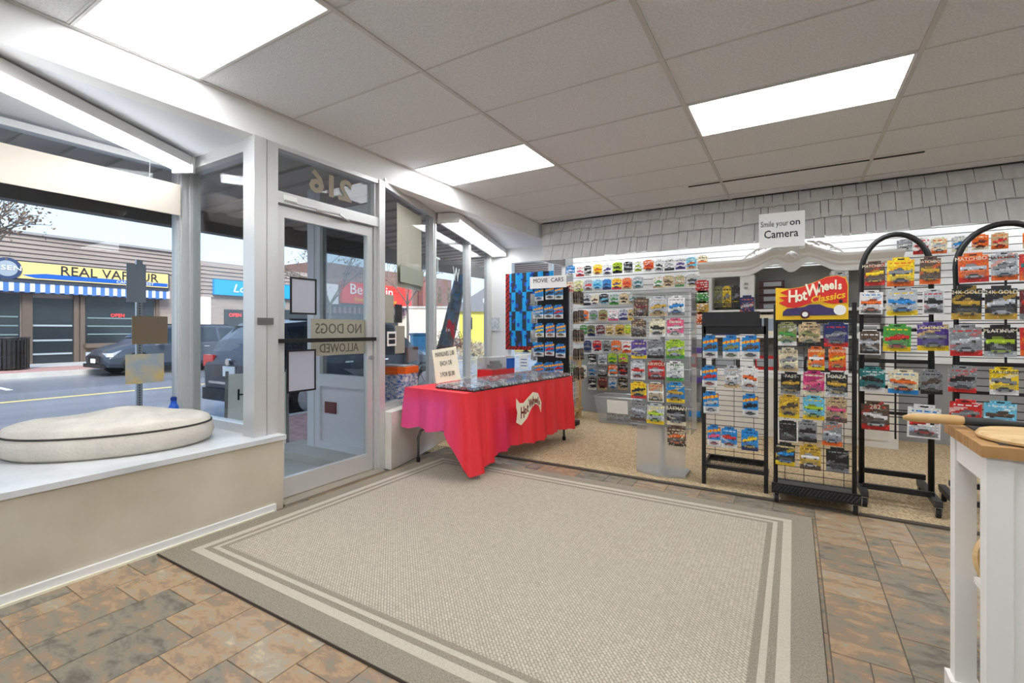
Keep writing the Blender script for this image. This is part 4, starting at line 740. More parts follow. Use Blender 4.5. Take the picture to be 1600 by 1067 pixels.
# --- cards on the wall
G = 'toy cars on the white slatwall'; W_ = 'white slatwall'
wall_rows = [
 ('top', [(884.6, 415, 898, 430, f_('blue', 'white')), (900, 416, 913, 432, f_('white', 'red', 'pink')), (913, 415, 924, 431, f_('black', 'white')), (927, 413, 941, 429.5, f_('yellow', 'cream', 'orange')), (942, 412, 956, 429.5, f_('white', 'silver', 'purple')), (957, 409.5, 972.6, 427, f_('lime', 'black')), (974, 408.5, 988, 426, f_('black', 'silver')), (992, 407.5, 1003, 424, f_('white', 'lime')), (1005, 406, 1021.5, 424, f_('orange', 'white', 'red')), (1023, 405.5, 1037, 423.5, f_('white', 'silver', 'black')), (1038, 404.5, 1053.6, 422.5, f_('white', 'black', 'silver')), (1055, 404, 1071, 420.5, f_('white', 'purple')), (1072, 402, 1088.5, 420.5, f_('skyblue', 'cream', 'orange')), (1090, 399, 1106, 419.5, f_('cream', 'black', 'orange'))]),
 ('second', [(884.6, 440, 897, 456, f_('cream', 'red')), (897, 438, 911, 455, f_('cream', 'lime', 'tan')), (913, 437, 926, 454, f_('silver', 'grey', 'red')), (926, 437, 941, 453, f_('skyblue', 'silver', 'blue')), (941, 436, 955, 452.5, f_('blue', 'navy')), (956, 435, 971.5, 452, f_('yellow', 'red', 'purple')), (972, 434, 987, 452, f_('orange', 'tan', 'red')), (989, 432, 1005, 450.5, f_('silver', 'grey', 'teal')), (1020, 431, 1036, 450, f_('white', 'tan', 'green')), (1036, 430.5, 1053, 449, f_('tan', 'cream', 'brown')), (1054, 430, 1069, 448, f_('tan', 'green', 'white')), (1072, 428, 1090, 447.5, f_('silver', 'cream', 'black'))]),
 ('third', [(910, 460, 923, 477, f_('silver', 'black')), (923, 460, 935, 477, f_('cream', 'silver', 'maroon')), (936, 459, 951, 476, f_('black', 'silver', 'skyblue')), (952, 459, 967, 476, f_('silver', 'green')), (968, 458, 982, 475, f_('tan', 'cream', 'black')), (982, 458, 996, 474, f_('silver', 'tan', 'teal'))]),
 ('fourth', [(904, 485, 920, 502, f_('orange', 'tan', 'blue')), (921, 485, 934, 501, f_('grey', 'silver', 'green')), (935, 484, 949, 501, f_('olive', 'tan', 'maroon')), (950, 484, 966, 501, f_('white', 'pink', 'silver')), (967, 483, 981, 500, f_('silver', 'navy', 'purple')), (981, 483, 990, 500, f_('tan', 'yellow', 'black'))]),
 ('fifth', [(906, 508, 918, 525, f_('green', 'white', 'silver')), (918, 508, 930, 525, f_('olive', 'navy')), (931, 508, 945, 525, f_('maroon', 'silver')), (946, 507, 960, 524, f_('tan', 'cream', 'gold')), (961, 507, 976, 524, f_('gold', 'tan', 'brown')), (976, 507, 986, 524, f_('lime', 'cream', 'yellow'))]),
 ('sixth', [(912, 532, 924.5, 551, f_('navy', 'grey')), (926, 532, 940, 551, f_('red', 'white', 'navy')), (940, 532, 955, 551, f_('grey', 'silver', 'brown')), (955, 532, 971, 551, f_('orange', 'tan', 'silver')), (972, 532, 986, 551, f_('white', 'orange', 'red'))]),
 ('top', [(1401, 374, 1426, 392, f_('grey', 'silver', 'white')), (1427, 371, 1455, 397, f_('white', 'red')), (1455, 371, 1480.6, 396, f_('cream', 'orange', 'silver')), (1486, 369, 1512, 393, f_('silver', 'cream', 'blue')), (1518, 366, 1545, 390, f_('orange', 'cream', 'maroon')), (1548, 363, 1576, 389, f_('tan', 'orange', 'red')), (1597, 361, 1626, 387, f_('orange', 'tan', 'brown'))])]
for i, (rn, lst) in enumerate(wall_rows):
    for (a, b, c, d, s) in lst: pack(W_ if i < 6 else W_ + ' above hutch', G, 6.46, a, b, c, d, s, rn, wf, False)
pb = bpy.data.objects['wall_pegboard']
for rn, lst in (('top', [(918, 553, 931, 569, f_('black', 'white')), (934.6, 553, 949, 569, f_('silver', 'white', 'grey')), (950, 552, 964, 569, f_('lime', 'grey', 'green')), (966, 552, 981, 569, f_('lime', 'brown', 'pink'))]), ('second', [(905, 570, 917, 589, f_('white', 'cream', 'black')), (918, 570, 933, 588, f_('grey', 'silver', 'blue')), (934, 570, 948, 588, f_('grey', 'black', 'white')), (950, 570, 965, 588, f_('orange', 'white', 'skyblue')), (966, 570, 981, 588, f_('black', 'silver', 'red'))]), ('third', [(919, 590, 932, 609, f_('black', 'white')), (934, 590, 949, 609, f_('maroon', 'tan', 'brown')), (951, 590, 964, 608, f_('silver', 'grey', 'blue')), (966, 590, 981, 609, f_('black', 'tan', 'silver'))])):
    for (a, b, c, d, s) in lst: pack('grey pegboard', 'toy cars on the grey pegboard', 6.46, a, b, c, d, s, rn, pb, False)
# --- movie car spinner
MY = 5.3; (xa, zt), (xb, zb) = PY(834, 449, MY), PY(883, 585, MY); sp_ = thing('movie_car_stand', 'black panel display stand with handwritten movie cars header', 'display stand', ((xa + xb) / 2, MY + .22, 0)); hw2 = (xb - xa) / 2
MB().bb(-hw2, hw2, -.12, -.1, .35, zt).build('black_panel', BLACK, sp_); MB().bb(-hw2 - .06, hw2 + .06, -.1, .1, .0, .06).build('base', BLKP, sp_); MB().cyl((0, 0, .05), (0, 0, zt), .025).build('pole', BLACK, sp_)
for s in (-1, 1):
    g = MB()
    for k in range(22): z = .35 + k * (zt - .35) / 21; g.box((s * (hw2 + .02), .02, z), (.004, .26, .004))
    for k in range(6): g.box((s * (hw2 + .02), -.1 + k * .05, (zt + .35) / 2), (.004, .004, zt - .35))
    g.build('side_grid', WHITE, sp_)
hd = MB().bb(-hw2 - .04, hw2 + .03, -.25, -.245, zt - .02, zt + .13).build('header_sign', PAPER, sp_); text(sp_, 'MOVIE  CARS', .075, (0, -.252, zt + .075), FACE_Y, INK, sx=.95)
MR = [[(835, 450, 848.6, 470, 'blue'), (852, 447, 866, 468, 'black'), (867, 447, 880, 468, 'brown')], [(833, 477, 849, 498, 'silver'), (850, 476, 864, 498, 'brown'), (865, 476, 880, 498, 'red')], [(836, 505, 850, 527, 'yellow'), (852, 505, 866.5, 527, 'orange'), (868.6, 505, 884, 527, 'gold')], [(834, 535, 850, 557, 'black'), (851, 534, 866, 556, 'red'), (868.6, 537, 884, 559, 'navy')], [(835, 566, 850, 588, 'orange'), (850, 566, 866.5, 588, 'brown'), (866.5, 564, 880.5, 586, 'red')]]
for i, r in enumerate(MR):
    for (a, b, c, d, k) in r: pack('movie cars stand', 'toy cars on the movie cars stand', MY, a, b, c, d, m_(k), ORD[i], sp_, True)
sidem = cardmesh('full', 'brown', 'tan', 'black', .1, .16, 999, 8, 10); sidem2 = cardmesh('plain', 'silver', 'skyblue', 'white', .1, .16, 998, 8, 10)
for s, me, lb in ((1, sidem, 'brown carded toy car hung edge-on beside the slatwall end of the movie cars stand'), (-1, sidem2, 'silver carded toy car hung edge-on beside the striped towel')):
    for r in range(5):
        for k in range(4):
            o = ob('carded_toy_car', me, None, (sp_.location.x + s * (hw2 + .05 + .028 * k), MY + .2 + random.uniform(-.015, .015), zt - .06 - r * .24 + random.uniform(-.01, .01)), (0, 0, R(80) * s + random.uniform(-.02, .02))); tag(o, lb, 'toy pack', 'edge-on toy cars on the movie cars stand'); ob('toy_car', toycar('black' if s > 0 else 'white'), o, (0, -.002, -.14))
# wooden grid stand behind the table
x, z = PY(897, 640, 6.1); t = thing('wooden_grid_stand', 'small wooden stand with wire grid between table and pegboard', 'stand', (x, 6.1, 0)); m = MB(); m.bb(.05, .09, -.05, .05, 0, .85).bb(-.2, -.16, -.05, .05, 0, .85).bb(-.16, .05, -.05, .05, .8, .85); m.build('frame', WOODL, t); MB().bb(-.22, .1, -.16, .1, .1, .13).build('shelf', WOODL, t); g = MB()
for k in range(9): g.box((-.055, 0, .2 + k * .07), (.21, .004, .004))
for k in range(4): g.box((-.15 + k * .06, 0, .46), (.004, .004, .66))
g.build('wire_grid', BLACK, t)
for q, cn in ((.62, 'green'), (.5, 'black')): o = ob('carded_toy_car', cardmesh('plain', cn, 'grey', 'black', .2, .13, 55, 10, 8), None, (x - .05, 6.03, q + .12)); tag(o, '%s wide toy car pack on the small wooden stand' % cn, 'toy pack', 'packs on the wooden stand'); ob('toy_car', toycar(cn), o, (0, -.002, -.11), None, (1.6, 1.4, 1.6))
# clear bin
t = thing('storage_bin', 'clear plastic storage bin with white paper on the carpet by pegboard', 'bin', (-1.93, 6.05, .006)); ta = MB(); w0, w1, d0, d1, hh = .26, .32, .16, .2, .34
for (p, q) in (((-1, -1), (1, -1)), ((1, -1), (1, 1)), ((1, 1), (-1, 1)), ((-1, 1), (-1, -1))): ta.add([(p[0] * w0, p[1] * d0, .01), (q[0] * w0, q[1] * d0, .01), (q[0] * w1, q[1] * d1, hh), (p[0] * w1, p[1] * d1, hh)], [(0, 1, 2, 3)])
ta.bb(-w0, w0, -d0, d0, 0, .012); ta.build('tub', CLEARBIN, t); m = MB(); m.tube([(-w1, -d1, hh), (w1, -d1, hh), (w1, d1, hh), (-w1, d1, hh)], .012, 6, closed=True); m.build('rim', CLEARBIN, t); m = MB(); m.add([(-.14, -.2, .31), (.13, -.2, .31), (.13, -.185, .14), (-.14, -.185, .14)], [(0, 3, 2, 1)]); m.build('paper_sheet', PAPER, t)
for k in range(10): o = ob('carded_toy_car', cardmesh('plain', random.choice(['grey', 'brown', 'silver', 'maroon']), 'black', 'silver', .1, .14, 300 + k, 8, 10), None, (-1.93 - .13 + .125 * (k % 3), 5.96 + .055 * (k // 3), .165), (R(random.uniform(-5, -2)), 0, R(random.uniform(-3, 3)))); tag(o, 'loose carded toy car inside the clear storage bin', 'toy pack', 'toy cars in the clear bin'); ob('toy_car', toycar('grey'), o, (0, -.002, -.12))
# ================================================================ RACKS
def wires(mb, x0, x1, z0, z1, nx, nz, y=0, t=.004):
    for k in range(nz): mb.box(((x0 + x1) / 2, y, z0 + (z1 - z0) * k / (nz - 1)), (x1 - x0, t, t))
    for k in range(nx): mb.box((x0 + (x1 - x0) * (k + .5) / nx, y, (z0 + z1) / 2), (t, t, z1 - z0))
# acrylic spinner
SY = 3.93; (xa, zt), (xb, zb) = PY(985, 461, SY), PY(1074, 662, SY); cxs = (xa + xb) / 2; hs = (xb - xa) / 2
sp2 = thing('acrylic_spinner', 'clear acrylic floor spinner of toy cars with frosted rounded base', 'display stand', (cxs, SY + .16, .006)); 
for k in range(8): z = zt + .01 - k * (zt - zb + .06) / 7; MB().bb(-hs - .01, hs + .03, -.14, -.1, z - .006, z).build('acrylic_ledge', FROST, sp2)
MB().bb(-hs, hs, -.105, -.1, zb - .1, zt + .02).build('back_panel', CLEARA, sp2); MB().cyl((0, 0, 0), (0, 0, zt), .02).build('pole', ALU, sp2); MB().bb(-hs - .005, hs + .03, -.14, .12, zt + .01, zt + .03).build('top_cap', FROST, sp2)
MB().bb(hs + .02, hs + .025, -.12, .12, zb - .1, zt).build('side_panel', CLEARA, sp2)
fp = [(-.2 + .4 * k / 16, -.085 - .05 * math.sin(math.pi * k / 16)) for k in range(17)]; m = MB(); m.prism(fp + [(.2, .14), (-.2, .14)], .022); m.build('base', mat('silver base', (176, 176, 172), .35, .4), sp2)
m = MB(); nfp = len(fp); m.add([(x, y, .02) for x, y in fp] + [(x, y + .02, zb - .03) for x, y in fp], [(i, i + 1, nfp + i + 1, nfp + i) for i in range(nfp - 1)]); m.build('frosted_front', FROST, sp2, smooth=True)
SR = [[(990, 464, 1014, 494, f_('brown', 'tan', 'maroon', 'plain')), (1015, 463, 1043, 494, f_('silver', 'tan', 'gold')), (1044, 462, 1071, 493, f_('white', 'grey', 'blue'))], [(986, 498, 1010, 526, f_('brown', 'tan', 'grey', 'plain')), (1014, 498, 1040, 526, f_('cream', 'white', 'black')), (1042, 497, 1069, 526, f_('pink', 'white'), 'Barbie')], [(986, 531, 1010.5, 560, f_('purple', 'yellow', 'silver')), (1011, 530, 1037.5, 560, f_('grey', 'black', 'silver')), (1040, 530, 1069.5, 560, f_('lime', 'green', 'silver'))], [(985, 563, 1008, 593, f_('silver', 'white', 'red')), (1012, 563, 1039, 593, f_('red', 'maroon', 'silver'), 'AIRWOLF'), (1041, 564, 1069, 595, f_('white', 'green', 'silver'), 'MTV')], [(985, 596, 1010, 622, f_('yellow', 'red', 'black')), (1011, 597, 1037, 628, f_('tan', 'red', 'white', 'box')), (1041, 597, 1070, 629, f_('blue', 'yellow', 'gold'))], [(985, 625, 1010, 657, f_('grey', 'brown', 'silver')), (1011, 630, 1039, 662, f_('silver', 'yellow', 'lime')), (1042, 632, 1072, 664, f_('black', 'cream', 'grey'), 'BATMAN')], [(1042, 665, 1072, 697, f_('brown', 'cream', 'orange', 'plain'))]]
for i, r in enumerate(SR):
    for q in r: pack('clear acrylic spinner', 'toy cars on the acrylic spinner', SY, *q[:5], ORD[i], sp2, True, None, 0, q[5] if len(q) > 5 else None)
# rack 1: black frame with header
RY = 3.97; (xa, _), (xb, _) = PY(1100, 700, RY), PY(1197, 700, RY); w1 = (xb - xa); r1 = thing('wire_rack', 'black square-post wire rack with plain black header, fewest toy cars', 'wire rack', (xa, RY, .006)); zt = 1.3
for q in (0, w1): MB().bb(q - .014, q + .014, -.014, .014, 0, zt).build('post', BLACK, r1); MB().bb(q - .012, q + .012, .014, .26, .09, .115).build('foot_rail', BLACK, r1)
MB().bb(0, w1, -.014, .014, zt - .12, zt - .06).build('top_rail', BLACK, r1); MB().bb(-.01, w1 - .04, -.03, -.018, zt - .06, zt + .05).build('header', BLKP, r1); MB().bb(-.01, w1 - .03, .018, .03, zt - .1, zt - .0).build('header_back', BLKP, r1)
g = MB(); wires(g, .014, w1 - .014, .2, zt - .13, 3, 26, 0, .0035); g.build('wire_grid', BLACK, r1)
MB().bb(0, w1, -.012, .012, .13, .16).build('bottom_rail', BLACK, r1); sh = MB(); sh.bb(0, w1, .24, .26, .13, .175).bb(0, .015, 0, .26, .13, .175).bb(w1 - .015, w1, 0, .26, .13, .175); wires_ = sh
for k in range(6): sh.box((w1 / 2, .02 + k * .042, .15), (w1, .004, .004))
for k in range(8): sh.box((w1 * (k + .5) / 8, .13, .15), (.004, .25, .004))
sh.build('wire_shelf', BLACK, r1)
CY = RY - .06
R1 = [[(1098, 524, 1122, 560, m_('brown')), (1129, 524, 1156, 561, m_('olive')), (1159, 524, 1188, 561, m_('brown'))], [(1097, 571, 1121, 605, m_('red')), (1131, 571, 1156, 606, f_('silver', 'tan', 'white')), (1159, 571, 1185, 609, f_('white', 'silver', 'orange'))], [(1098, 611, 1123, 646, m_('silver')), (1160, 615, 1185, 652, m_('black'))], [(1105, 664, 1126, 698, m_('pink')), (1127, 667, 1152, 700, f_('blue', 'white', 'red')), (1158, 669, 1185, 704, f_('blue', 'navy', 'yellow'))]]
for i, r in enumerate(R1):
    for q in r: pack('plain-header wire rack', 'toy cars on the square-post rack', CY, *q, ORD[i], r1, True, HOOKB)
# rack 2: wheeled base, red sign
RY2 = 3.97; (xa, _), (xb, _) = PY(1212, 700, RY2), PY(1335, 700, RY2); w2 = xb - xa; r2 = thing('wheeled_wire_rack', 'black wire rack on castors topped by a red and yellow sign', 'wire rack', (xa, RY2, .006))
def caster(par, x, y, s=1):
    m = MB(); m.cyl((x - .012, y, .03 * s), (x + .012, y, .03 * s), .03 * s, n=16); c = m.build('castor', RUB, par); MB().bb(x - .02, x - .014, y - .016, y + .016, .02, .07 * s).bb(x + .014, x + .02, y - .016, y + .016, .02, .07 * s).bb(x - .02, x + .02, y - .02, y + .02, .065 * s, .075 * s).build('castor_fork', CHROME, c)
for x in (.01, w2 - .01):
    for y in (-.16, .14): caster(r2, x, y)
MB().bb(-.02, w2 + .02, -.18, .16, .075, .085).build('base_tray', mat('dark grey tray', (74, 74, 70), .5), r2); b = MB(); b.bb(-.02, w2 + .02, -.19, -.18, .07, .14)
bo = b.build('tray_front', BLKP, r2)
for k in range(22): MB().cyl((-.01 + k * w2 / 21, -.192, .085), (.02 + k * w2 / 21, -.192, .128), .006, n=6).build('tread_stud', BLACK, r2)
for q in (0, w2): MB().cyl((q, 0, .08), (q, 0, 1.4), .014).build('post', BLACK, r2); MB().cyl((q, .05, .08), (q, .05, 1.32), .009).build('rear_post', BLACK, r2)
g = MB(); wires(g, 0, w2, .12, 1.3, 4, 24, 0, .004); g.build('wire_grid', BLACK, r2); MB().bb(0, w2, -.01, .01, 1.26, 1.285).build('sign_holder', BLACK, r2)
(sa, s1), (sb_, s0) = PY(1213, 447, RY2 - .02), PY(1327, 498, RY2 - .02); sw, zb_ = sb_ - sa, 1.285
sgn = [(0, 0), (sw, 0), (sw, .24), (sw * .97, .285), (sw * .86, .305), (sw * .72, .3), (sw * .55, .265), (sw * .38, .235), (sw * .2, .225), (0, .235)]
so = MB().prism(sgn, .006, 0, Matrix.Rotation(R(90), 4, 'X')).build('header_sign', YEL, r2, (0, -.012, zb_)); rf = [(.03, .2), (sw * .2, .222), (sw * .38, .232), (sw * .55, .262), (sw * .72, .297), (sw * .86, .302), (sw * .96, .28), (sw - .006, .235), (sw - .006, .115), (sw * .8, .108), (sw * .6, .13), (sw * .45, .11), (sw * .3, .085), (sw * .17, .09), (.02, .125), (.06, .14), (.02, .165), (.08, .17)]
MB().prism(rf, .002, 0, Matrix.Rotation(R(90), 4, 'X')).build('flame_print', RED, so, (0, -.007, 0))
for s_, fx, z, sz in (('H', .25, .165, .12), ('o', .345, .165, .1), ('t', .415, .175, .11), ('W', .53, .205, .12), ('h', .64, .225, .105), ('e', .71, .233, .09), ('e', .78, .238, .085), ('l', .835, .238, .09), ('s', .89, .232, .075)): text(so, s_, sz, (sw * fx, -.0105, z), FACE_Y, CREAM, sx=.72, bold=.003)
text(so, 'Classics', .062, (sw * .72, -.0105, .152), (R(90), R(-10), 0), YEL, sx=1.05, shear=.25, bold=.0015)
cb = [(.1, .03), (.92, .03), (.9, .065), (.72, .085), (.62, .108), (.48, .108), (.4, .09), (.16, .08), (.11, .06)]; MB().prism([(x * sw, z) for x, z in cb], .002, 0, Matrix.Rotation(R(90), 4, 'X')).build('car_print', mat('deep violet print', (56, 44, 92), .5), so, (0, -.0085, 0))
MB().cyl((sw * .42, -.009, .038), (sw * .42, -.013, .038), .03, n=20).build('wheel_print', mat('wheel print', (70, 24, 30), .5), so); MB().cyl((sw * .42, -.013, .038), (sw * .42, -.014, .038), .018, n=16).build('hub_print', PAPER, so); MB().cyl((sw * .89, -.009, .065), (sw * .89, -.012, .065), .036, n=24).build('white_disc', PAPER, so); MB().cyl((sw * .9, -.0095, .125), (sw * .9, -.011, .125), .012, n=16).build('badge_print', INK, so)
R2 = [[(1215, 503, 1245, 540, f_('olive', 'white', 'green'), 'SCHOOL BUS'), (1247, 503, 1282, 541, f_('tan', 'black', 'olive')), (1287, 503, 1326, 542, f_('navy', 'red', 'grey'))], [(1216, 543, 1247, 580, f_('cream', 'tan', 'grey'), 'JUSTICE'), (1262, 541, 1289, 578, f_('orange', 'yellow', 'white'), 'DRIVING'), (1294, 541, 1322, 579, f_('orange', 'red', 'yellow'), 'DRIVING')], [(1220, 581, 1252, 616, f_('black', 'grey', 'gold'), 'FAST'), (1255, 579, 1289, 617, f_('magenta', 'cream', 'pink'), 'CANDY CRUSH'), (1290, 581, 1325, 619, f_('black', 'silver', 'gold'), 'FORZA')], [(1217, 616, 1250, 653, f_('gold', 'yellow', 'brown')), (1254, 618, 1289, 656, f_('skyblue', 'yellow', 'lime')), (1290, 620, 1324, 660, f_('tan', 'brown', 'pink'))], [(1215, 655, 1247, 690, f_('black', 'grey', 'black', 'box')), (1247, 656, 1277, 691, f_('grey', 'black')), (1284, 658, 1316, 696, f_('grey', 'orange', 'silver'))], [(1212, 691, 1243, 727, f_('black', 'yellow', 'blue'), 'ITALIAN JOB'), (1249, 694, 1283, 734, f_('gold', 'brown', 'white')), (1290, 699, 1327, 738, f_('black', 'grey', 'black'))]]
for i, r in enumerate(R2):
    for q in r: pack('red-sign castor rack', 'toy cars on the red-sign rack', RY2 - .06, *q[:5], ORD[i], r2, True, HOOKB, 0, q[5] if len(q) > 5 else None)
# racks 3 and 4: arched tube racks
def arch_rack(lb, x0, x1, Y):
    t = thing('arched_rack', lb, 'wire rack', (x0, Y, .006)); w = x1 - x0; zs = 1.62; rx = w / 2
    pts = [(0, 0, .1), (0, 0, 1.0), (0, 0, zs)] + [(rx - rx * math.cos(math.pi * k / 18), 0, zs + .26 * math.sin(math.pi * k / 18)) for k in range(1, 18)] + [(w, 0, zs), (w, 0, 1.0), (w, 0, .1)]
    m = MB(); m.tube(pts, .018, 10); m.build('arch_frame', BLACK, t, smooth=True)
    for x in (0, w):
        f = MB(); f.bb(x - .02, x + .02, -.2, .34, .07, .11); f.build('foot', mat('dark steel', (50, 50, 50), .5), t)
        for y in (-.18, .3): caster(t, x, y)
    MB().bb(0, w, .15, .18, .15, .185).build('cross_bar', BLACK, t); MB().bb(0, w, -.1, -.07, .1, .135).build('cross_bar', BLACK, t)
    for k in range(24): 
        z = .5 + k * .05; MB().bb(0, w, -.003, .003, z, z + .006).build('wire', BLACK, t)
    for z in (.62, .8, .98, 1.2, 1.4): MB().bb(0, w, -.012, .012, z, z + .02).build('hook_bar', BLACK, t)
    MB().bb(w / 2 - .005, w / 2 + .005, -.01, .0, .45, 1.65).build('centre_wire', BLACK, t); return t
x3a, x3b = PY(1346, 600, 4.2)[0], PY(1455, 600, 4.2)[0]; r3 = arch_rack('black arched tube rack beside the castor rack with red sign', x3a, x3b, 4.2); x4a = PY(1494, 600, 4.12)[0]; r4 = arch_rack('black arched tube rack behind the white wooden cart', x4a, x4a + .46, 4.12)
R3 = [[(1350, 408, 1383, 446, f_('brown', 'red', 'yellow'), 'MATCHBOX'), (1386, 402, 1430, 447, f_('yellow', 'orange', 'grey')), (1437, 400, 1471, 444, f_('brown', 'orange', 'gold'), 'MATCHBOX')], [(1343, 453, 1381, 491, f_('white', 'blue', 'orange', 'box')), (1384, 449, 1434, 493, f_('silver', 'yellow', 'blue')), (1441, 451, 1476, 491, f_('silver', 'red', 'black', 'box'))], [(1341, 515, 1377, 554, f_('brown', 'white', 'silver', 'box')), (1380, 506, 1425, 549, f_('green', 'yellow', 'red')), (1432, 503, 1483, 548, f_('purple', 'yellow', 'grey'), 'LIGHTNING')], [(1343, 573, 1384, 612, f_('teal', 'white', 'black')), (1387, 577, 1436, 615, f_('cream', 'blue', 'orange')), (1437, 577, 1473, 616, f_('grey', 'black', 'brown'))], [(1345, 627, 1390, 671, f_('brown', 'red', 'white'), '282'), (1418, 632, 1472, 685, f_('white', 'blue', 'red', 'box'))]]
for i, r in enumerate(R3):
    for q in r: pack('arched rack beside red-sign rack', 'toy cars on the arched rack', 4.1, *q[:5], ORD[i], r3, True, HOOKB, 0, q[5] if len(q) > 5 else None)
R4 = [[(1496, 395, 1545, 441, f_('orange', 'red', 'silver'), 'MATCHBOX'), (1547, 393, 1590, 438, f_('silver', 'orange', 'grey'), 'MATCHBOX'), (1591, 392, 1640, 438, f_('red', 'orange', 'teal'))], [(1487, 446, 1536, 499, f_('black', 'gold', 'gold'), '24K GOLD'), (1538, 446, 1590, 499, f_('black', 'gold', 'silver'), '24K GOLD'), (1592, 448, 1642, 499, f_('maroon', 'grey', 'red'))], [(1482, 507, 1534, 556, f_('grey', 'red', 'silver')), (1537, 507, 1590, 558, f_('black', 'silver', 'lime'), 'PLATINUM'), (1592, 507, 1640, 556, f_('red', 'orange'))], [(1482, 571, 1528, 613, f_('grey', 'red', 'black')), (1545, 573, 1592, 617, f_('yellow', 'white', 'grey'), 'CAR TUNED')], [(1483, 624, 1535, 668, f_('red', 'white', 'grey')), (1537, 626, 1590, 670, f_('skyblue', 'white', 'brown'))]]
for i, r in enumerate(R4):
    for q in r: pack('arched rack behind white cart', 'toy cars on the second arched rack', 4.02, *q[:5], ORD[i], r4, True, HOOKB, 0, q[5] if len(q) > 5 else None)
# ---------------------------------------------------------------- carved white hutch
HYF = 6.12; hx0, hx1, hc = -.95, .91, -.02; hu = thing('display_hutch', 'white carved display hutch with arched cornice and scrollwork against slatwall', 'hutch', (hc, HYF, .006)); HW = (hx1 - hx0) / 2; HP = mat('white lacquered wood', (236, 235, 230), .4); HI = mat('grey hutch interior', (150, 148, 142), .6)
MB().bb(-HW + .05, HW - .05, .3, .42, 0, 1.95).build('back_panel', HI, hu)
for x0_, x1_ in ((-HW + .03, -HW + .1), (-.52, -.37), (.37, .52), (HW - .1, HW - .03)): c_ = MB().bb(x0_, x1_, 0, .4, .0, 1.85).build('column', HP, hu)
for x0_ in (-.445, .445):
    for k in range(6): MB().cyl((x0_ - .03 + .02 * (k % 3), -.004, 1.70 + .05 * (k // 3)), (x0_ - .03 + .02 * (k % 3), -.012, 1.70 + .05 * (k // 3)), .018, n=10).build('rosette', HP, hu)
for z in (.72, 1.12, 1.42): MB().bb(-HW + .1, HW - .1, .02, .4, z, z + .03).build('shelf', HP, hu)
MB().bb(-HW - .02, HW + .02, -.06, .42, .66, .72).build('counter', HP, hu); MB().bb(-HW, HW, -.04, .42, 0, .66).build('base_cabinet', OFFW, hu)
for k in range(4): MB().bb(-HW + .04 + k * .44, -HW + .44 + k * .44, -.055, -.04, .08, .6).build('cabinet_door', OFFW, hu)
# cornice: profile swept along an arched line
NX = 61; line = []
for k in range(NX):
    x = -HW - .03 + (2 * HW + .06) * k / (NX - 1); ax = abs(x); z = 1.84
    if ax < .46: z += .115 * (.5 + .5 * math.cos(math.pi * (ax - .16) / .30)) if ax > .16 else .115 - .10 * (.5 + .5 * math.cos(math.pi * ax / .16)) 
    tz = 2.02 + (.15 * (.5 + .5 * math.cos(math.pi * min(1, ax / .5))))
    line.append((x, z, tz))
m = MB(); prof = [(.0, 0), (-.02, .0), (-.02, .32), (-.045, .42), (-.05, .55), (-.1, .75), (-.12, .85), (-.12, 1.0), (.3, 1.0)]; kp = len(prof)
for (x, z, tz) in line: m.v += [(x * (1 + (-p[0]) * .12), p[0], z + (tz - z) * p[1]) for p in prof]
for i in range(NX - 1):
    for j in range(kp - 1): m.f.append([i * kp + j, (i + 1) * kp + j, (i + 1) * kp + j + 1, i * kp + j + 1]); m.m.append(0); m.c.append(None)
m.f += [list(range(kp)), list(reversed(range((NX - 1) * kp, NX * kp)))]; m.m += [0, 0]; m.c += [None, None]
cor = m.build('cornice', HP, hu, smooth=False)
for s in (-1, 1):
    sp3 = [(s * (.1 + .045 * (1 - k / 22) * math.cos(k * .55)), -.14, 2.12 + .045 * (1 - k / 22) * math.sin(k * .55)) for k in range(22)]; m = MB(); m.tube(sp3, .011, 6); m.build('scroll', HP, cor, smooth=True)
    for q in range(5): pts = [(s * (.14 + .07 * q + .03 * k), -.125 + .01 * q, 2.165 - .018 * q * q * .5 + .02 * math.sin(k * .9) - .012 * k) for k in range(5)]; m = MB(); m.tube(pts, [.012, .016, .016, .012, .004], 6); m.build('acanthus_leaf', HP, cor, smooth=True)
for q in range(5): a = R(-50 + 25 * q); m = MB(); m.tube([(0, -.13, 2.07), (.05 * math.sin(a), -.15, 2.07 - .05 * math.cos(a)), (.09 * math.sin(a), -.14, 2.07 - .09 * math.cos(a))], [.008, .016, .004], 6); m.build('shell_leaf', HP, cor, smooth=True)
# things in the hutch
for k in range(4):
    z = 1.45 + k * .085; o = thing('boxed_model_car', 'dark boxed model car stacked in the arched middle of the hutch', 'toy box', (hc - .2, HYF + .17, z + .006), 0, 'boxed cars in the hutch'); MB().bb(-.13, .13, -.06, .06, 0, .078).build('box', mat('dark maroon box', (70, 40, 36), .5), o); MB().bb(-.08, .1, -.063, -.06, .012, .062).build('clear_window', mat('pale box window', (164, 168, 170), .2), o)
for (x_, cn) in ((-.77, 'olive'), (-.672, 'yellow'), (-.574, 'black')): o = ob('carded_toy_car', cardmesh('plain', cn, 'black', 'grey', .094, .26, 77, 10, 14), None, (hc + x_, HYF + .1, 1.75)); tag(o, 'tall %s toy car multipack hanging in the side bay of hutch' % cn, 'toy pack', 'multipacks in the hutch'); ob('toy_car', toycar('yellow'), o, (0, -.002, -.2))
o = ob('carded_toy_car', cardmesh('plain', 'navy', 'orange', 'silver', .15, .24, 78), None, (hc - .445, HYF - .012, 1.62)); tag(o, 'navy and orange toy car pack on the left column of the hutch', 'toy pack'); ob('toy_car', toycar('orange'), o, (0, -.002, -.2))
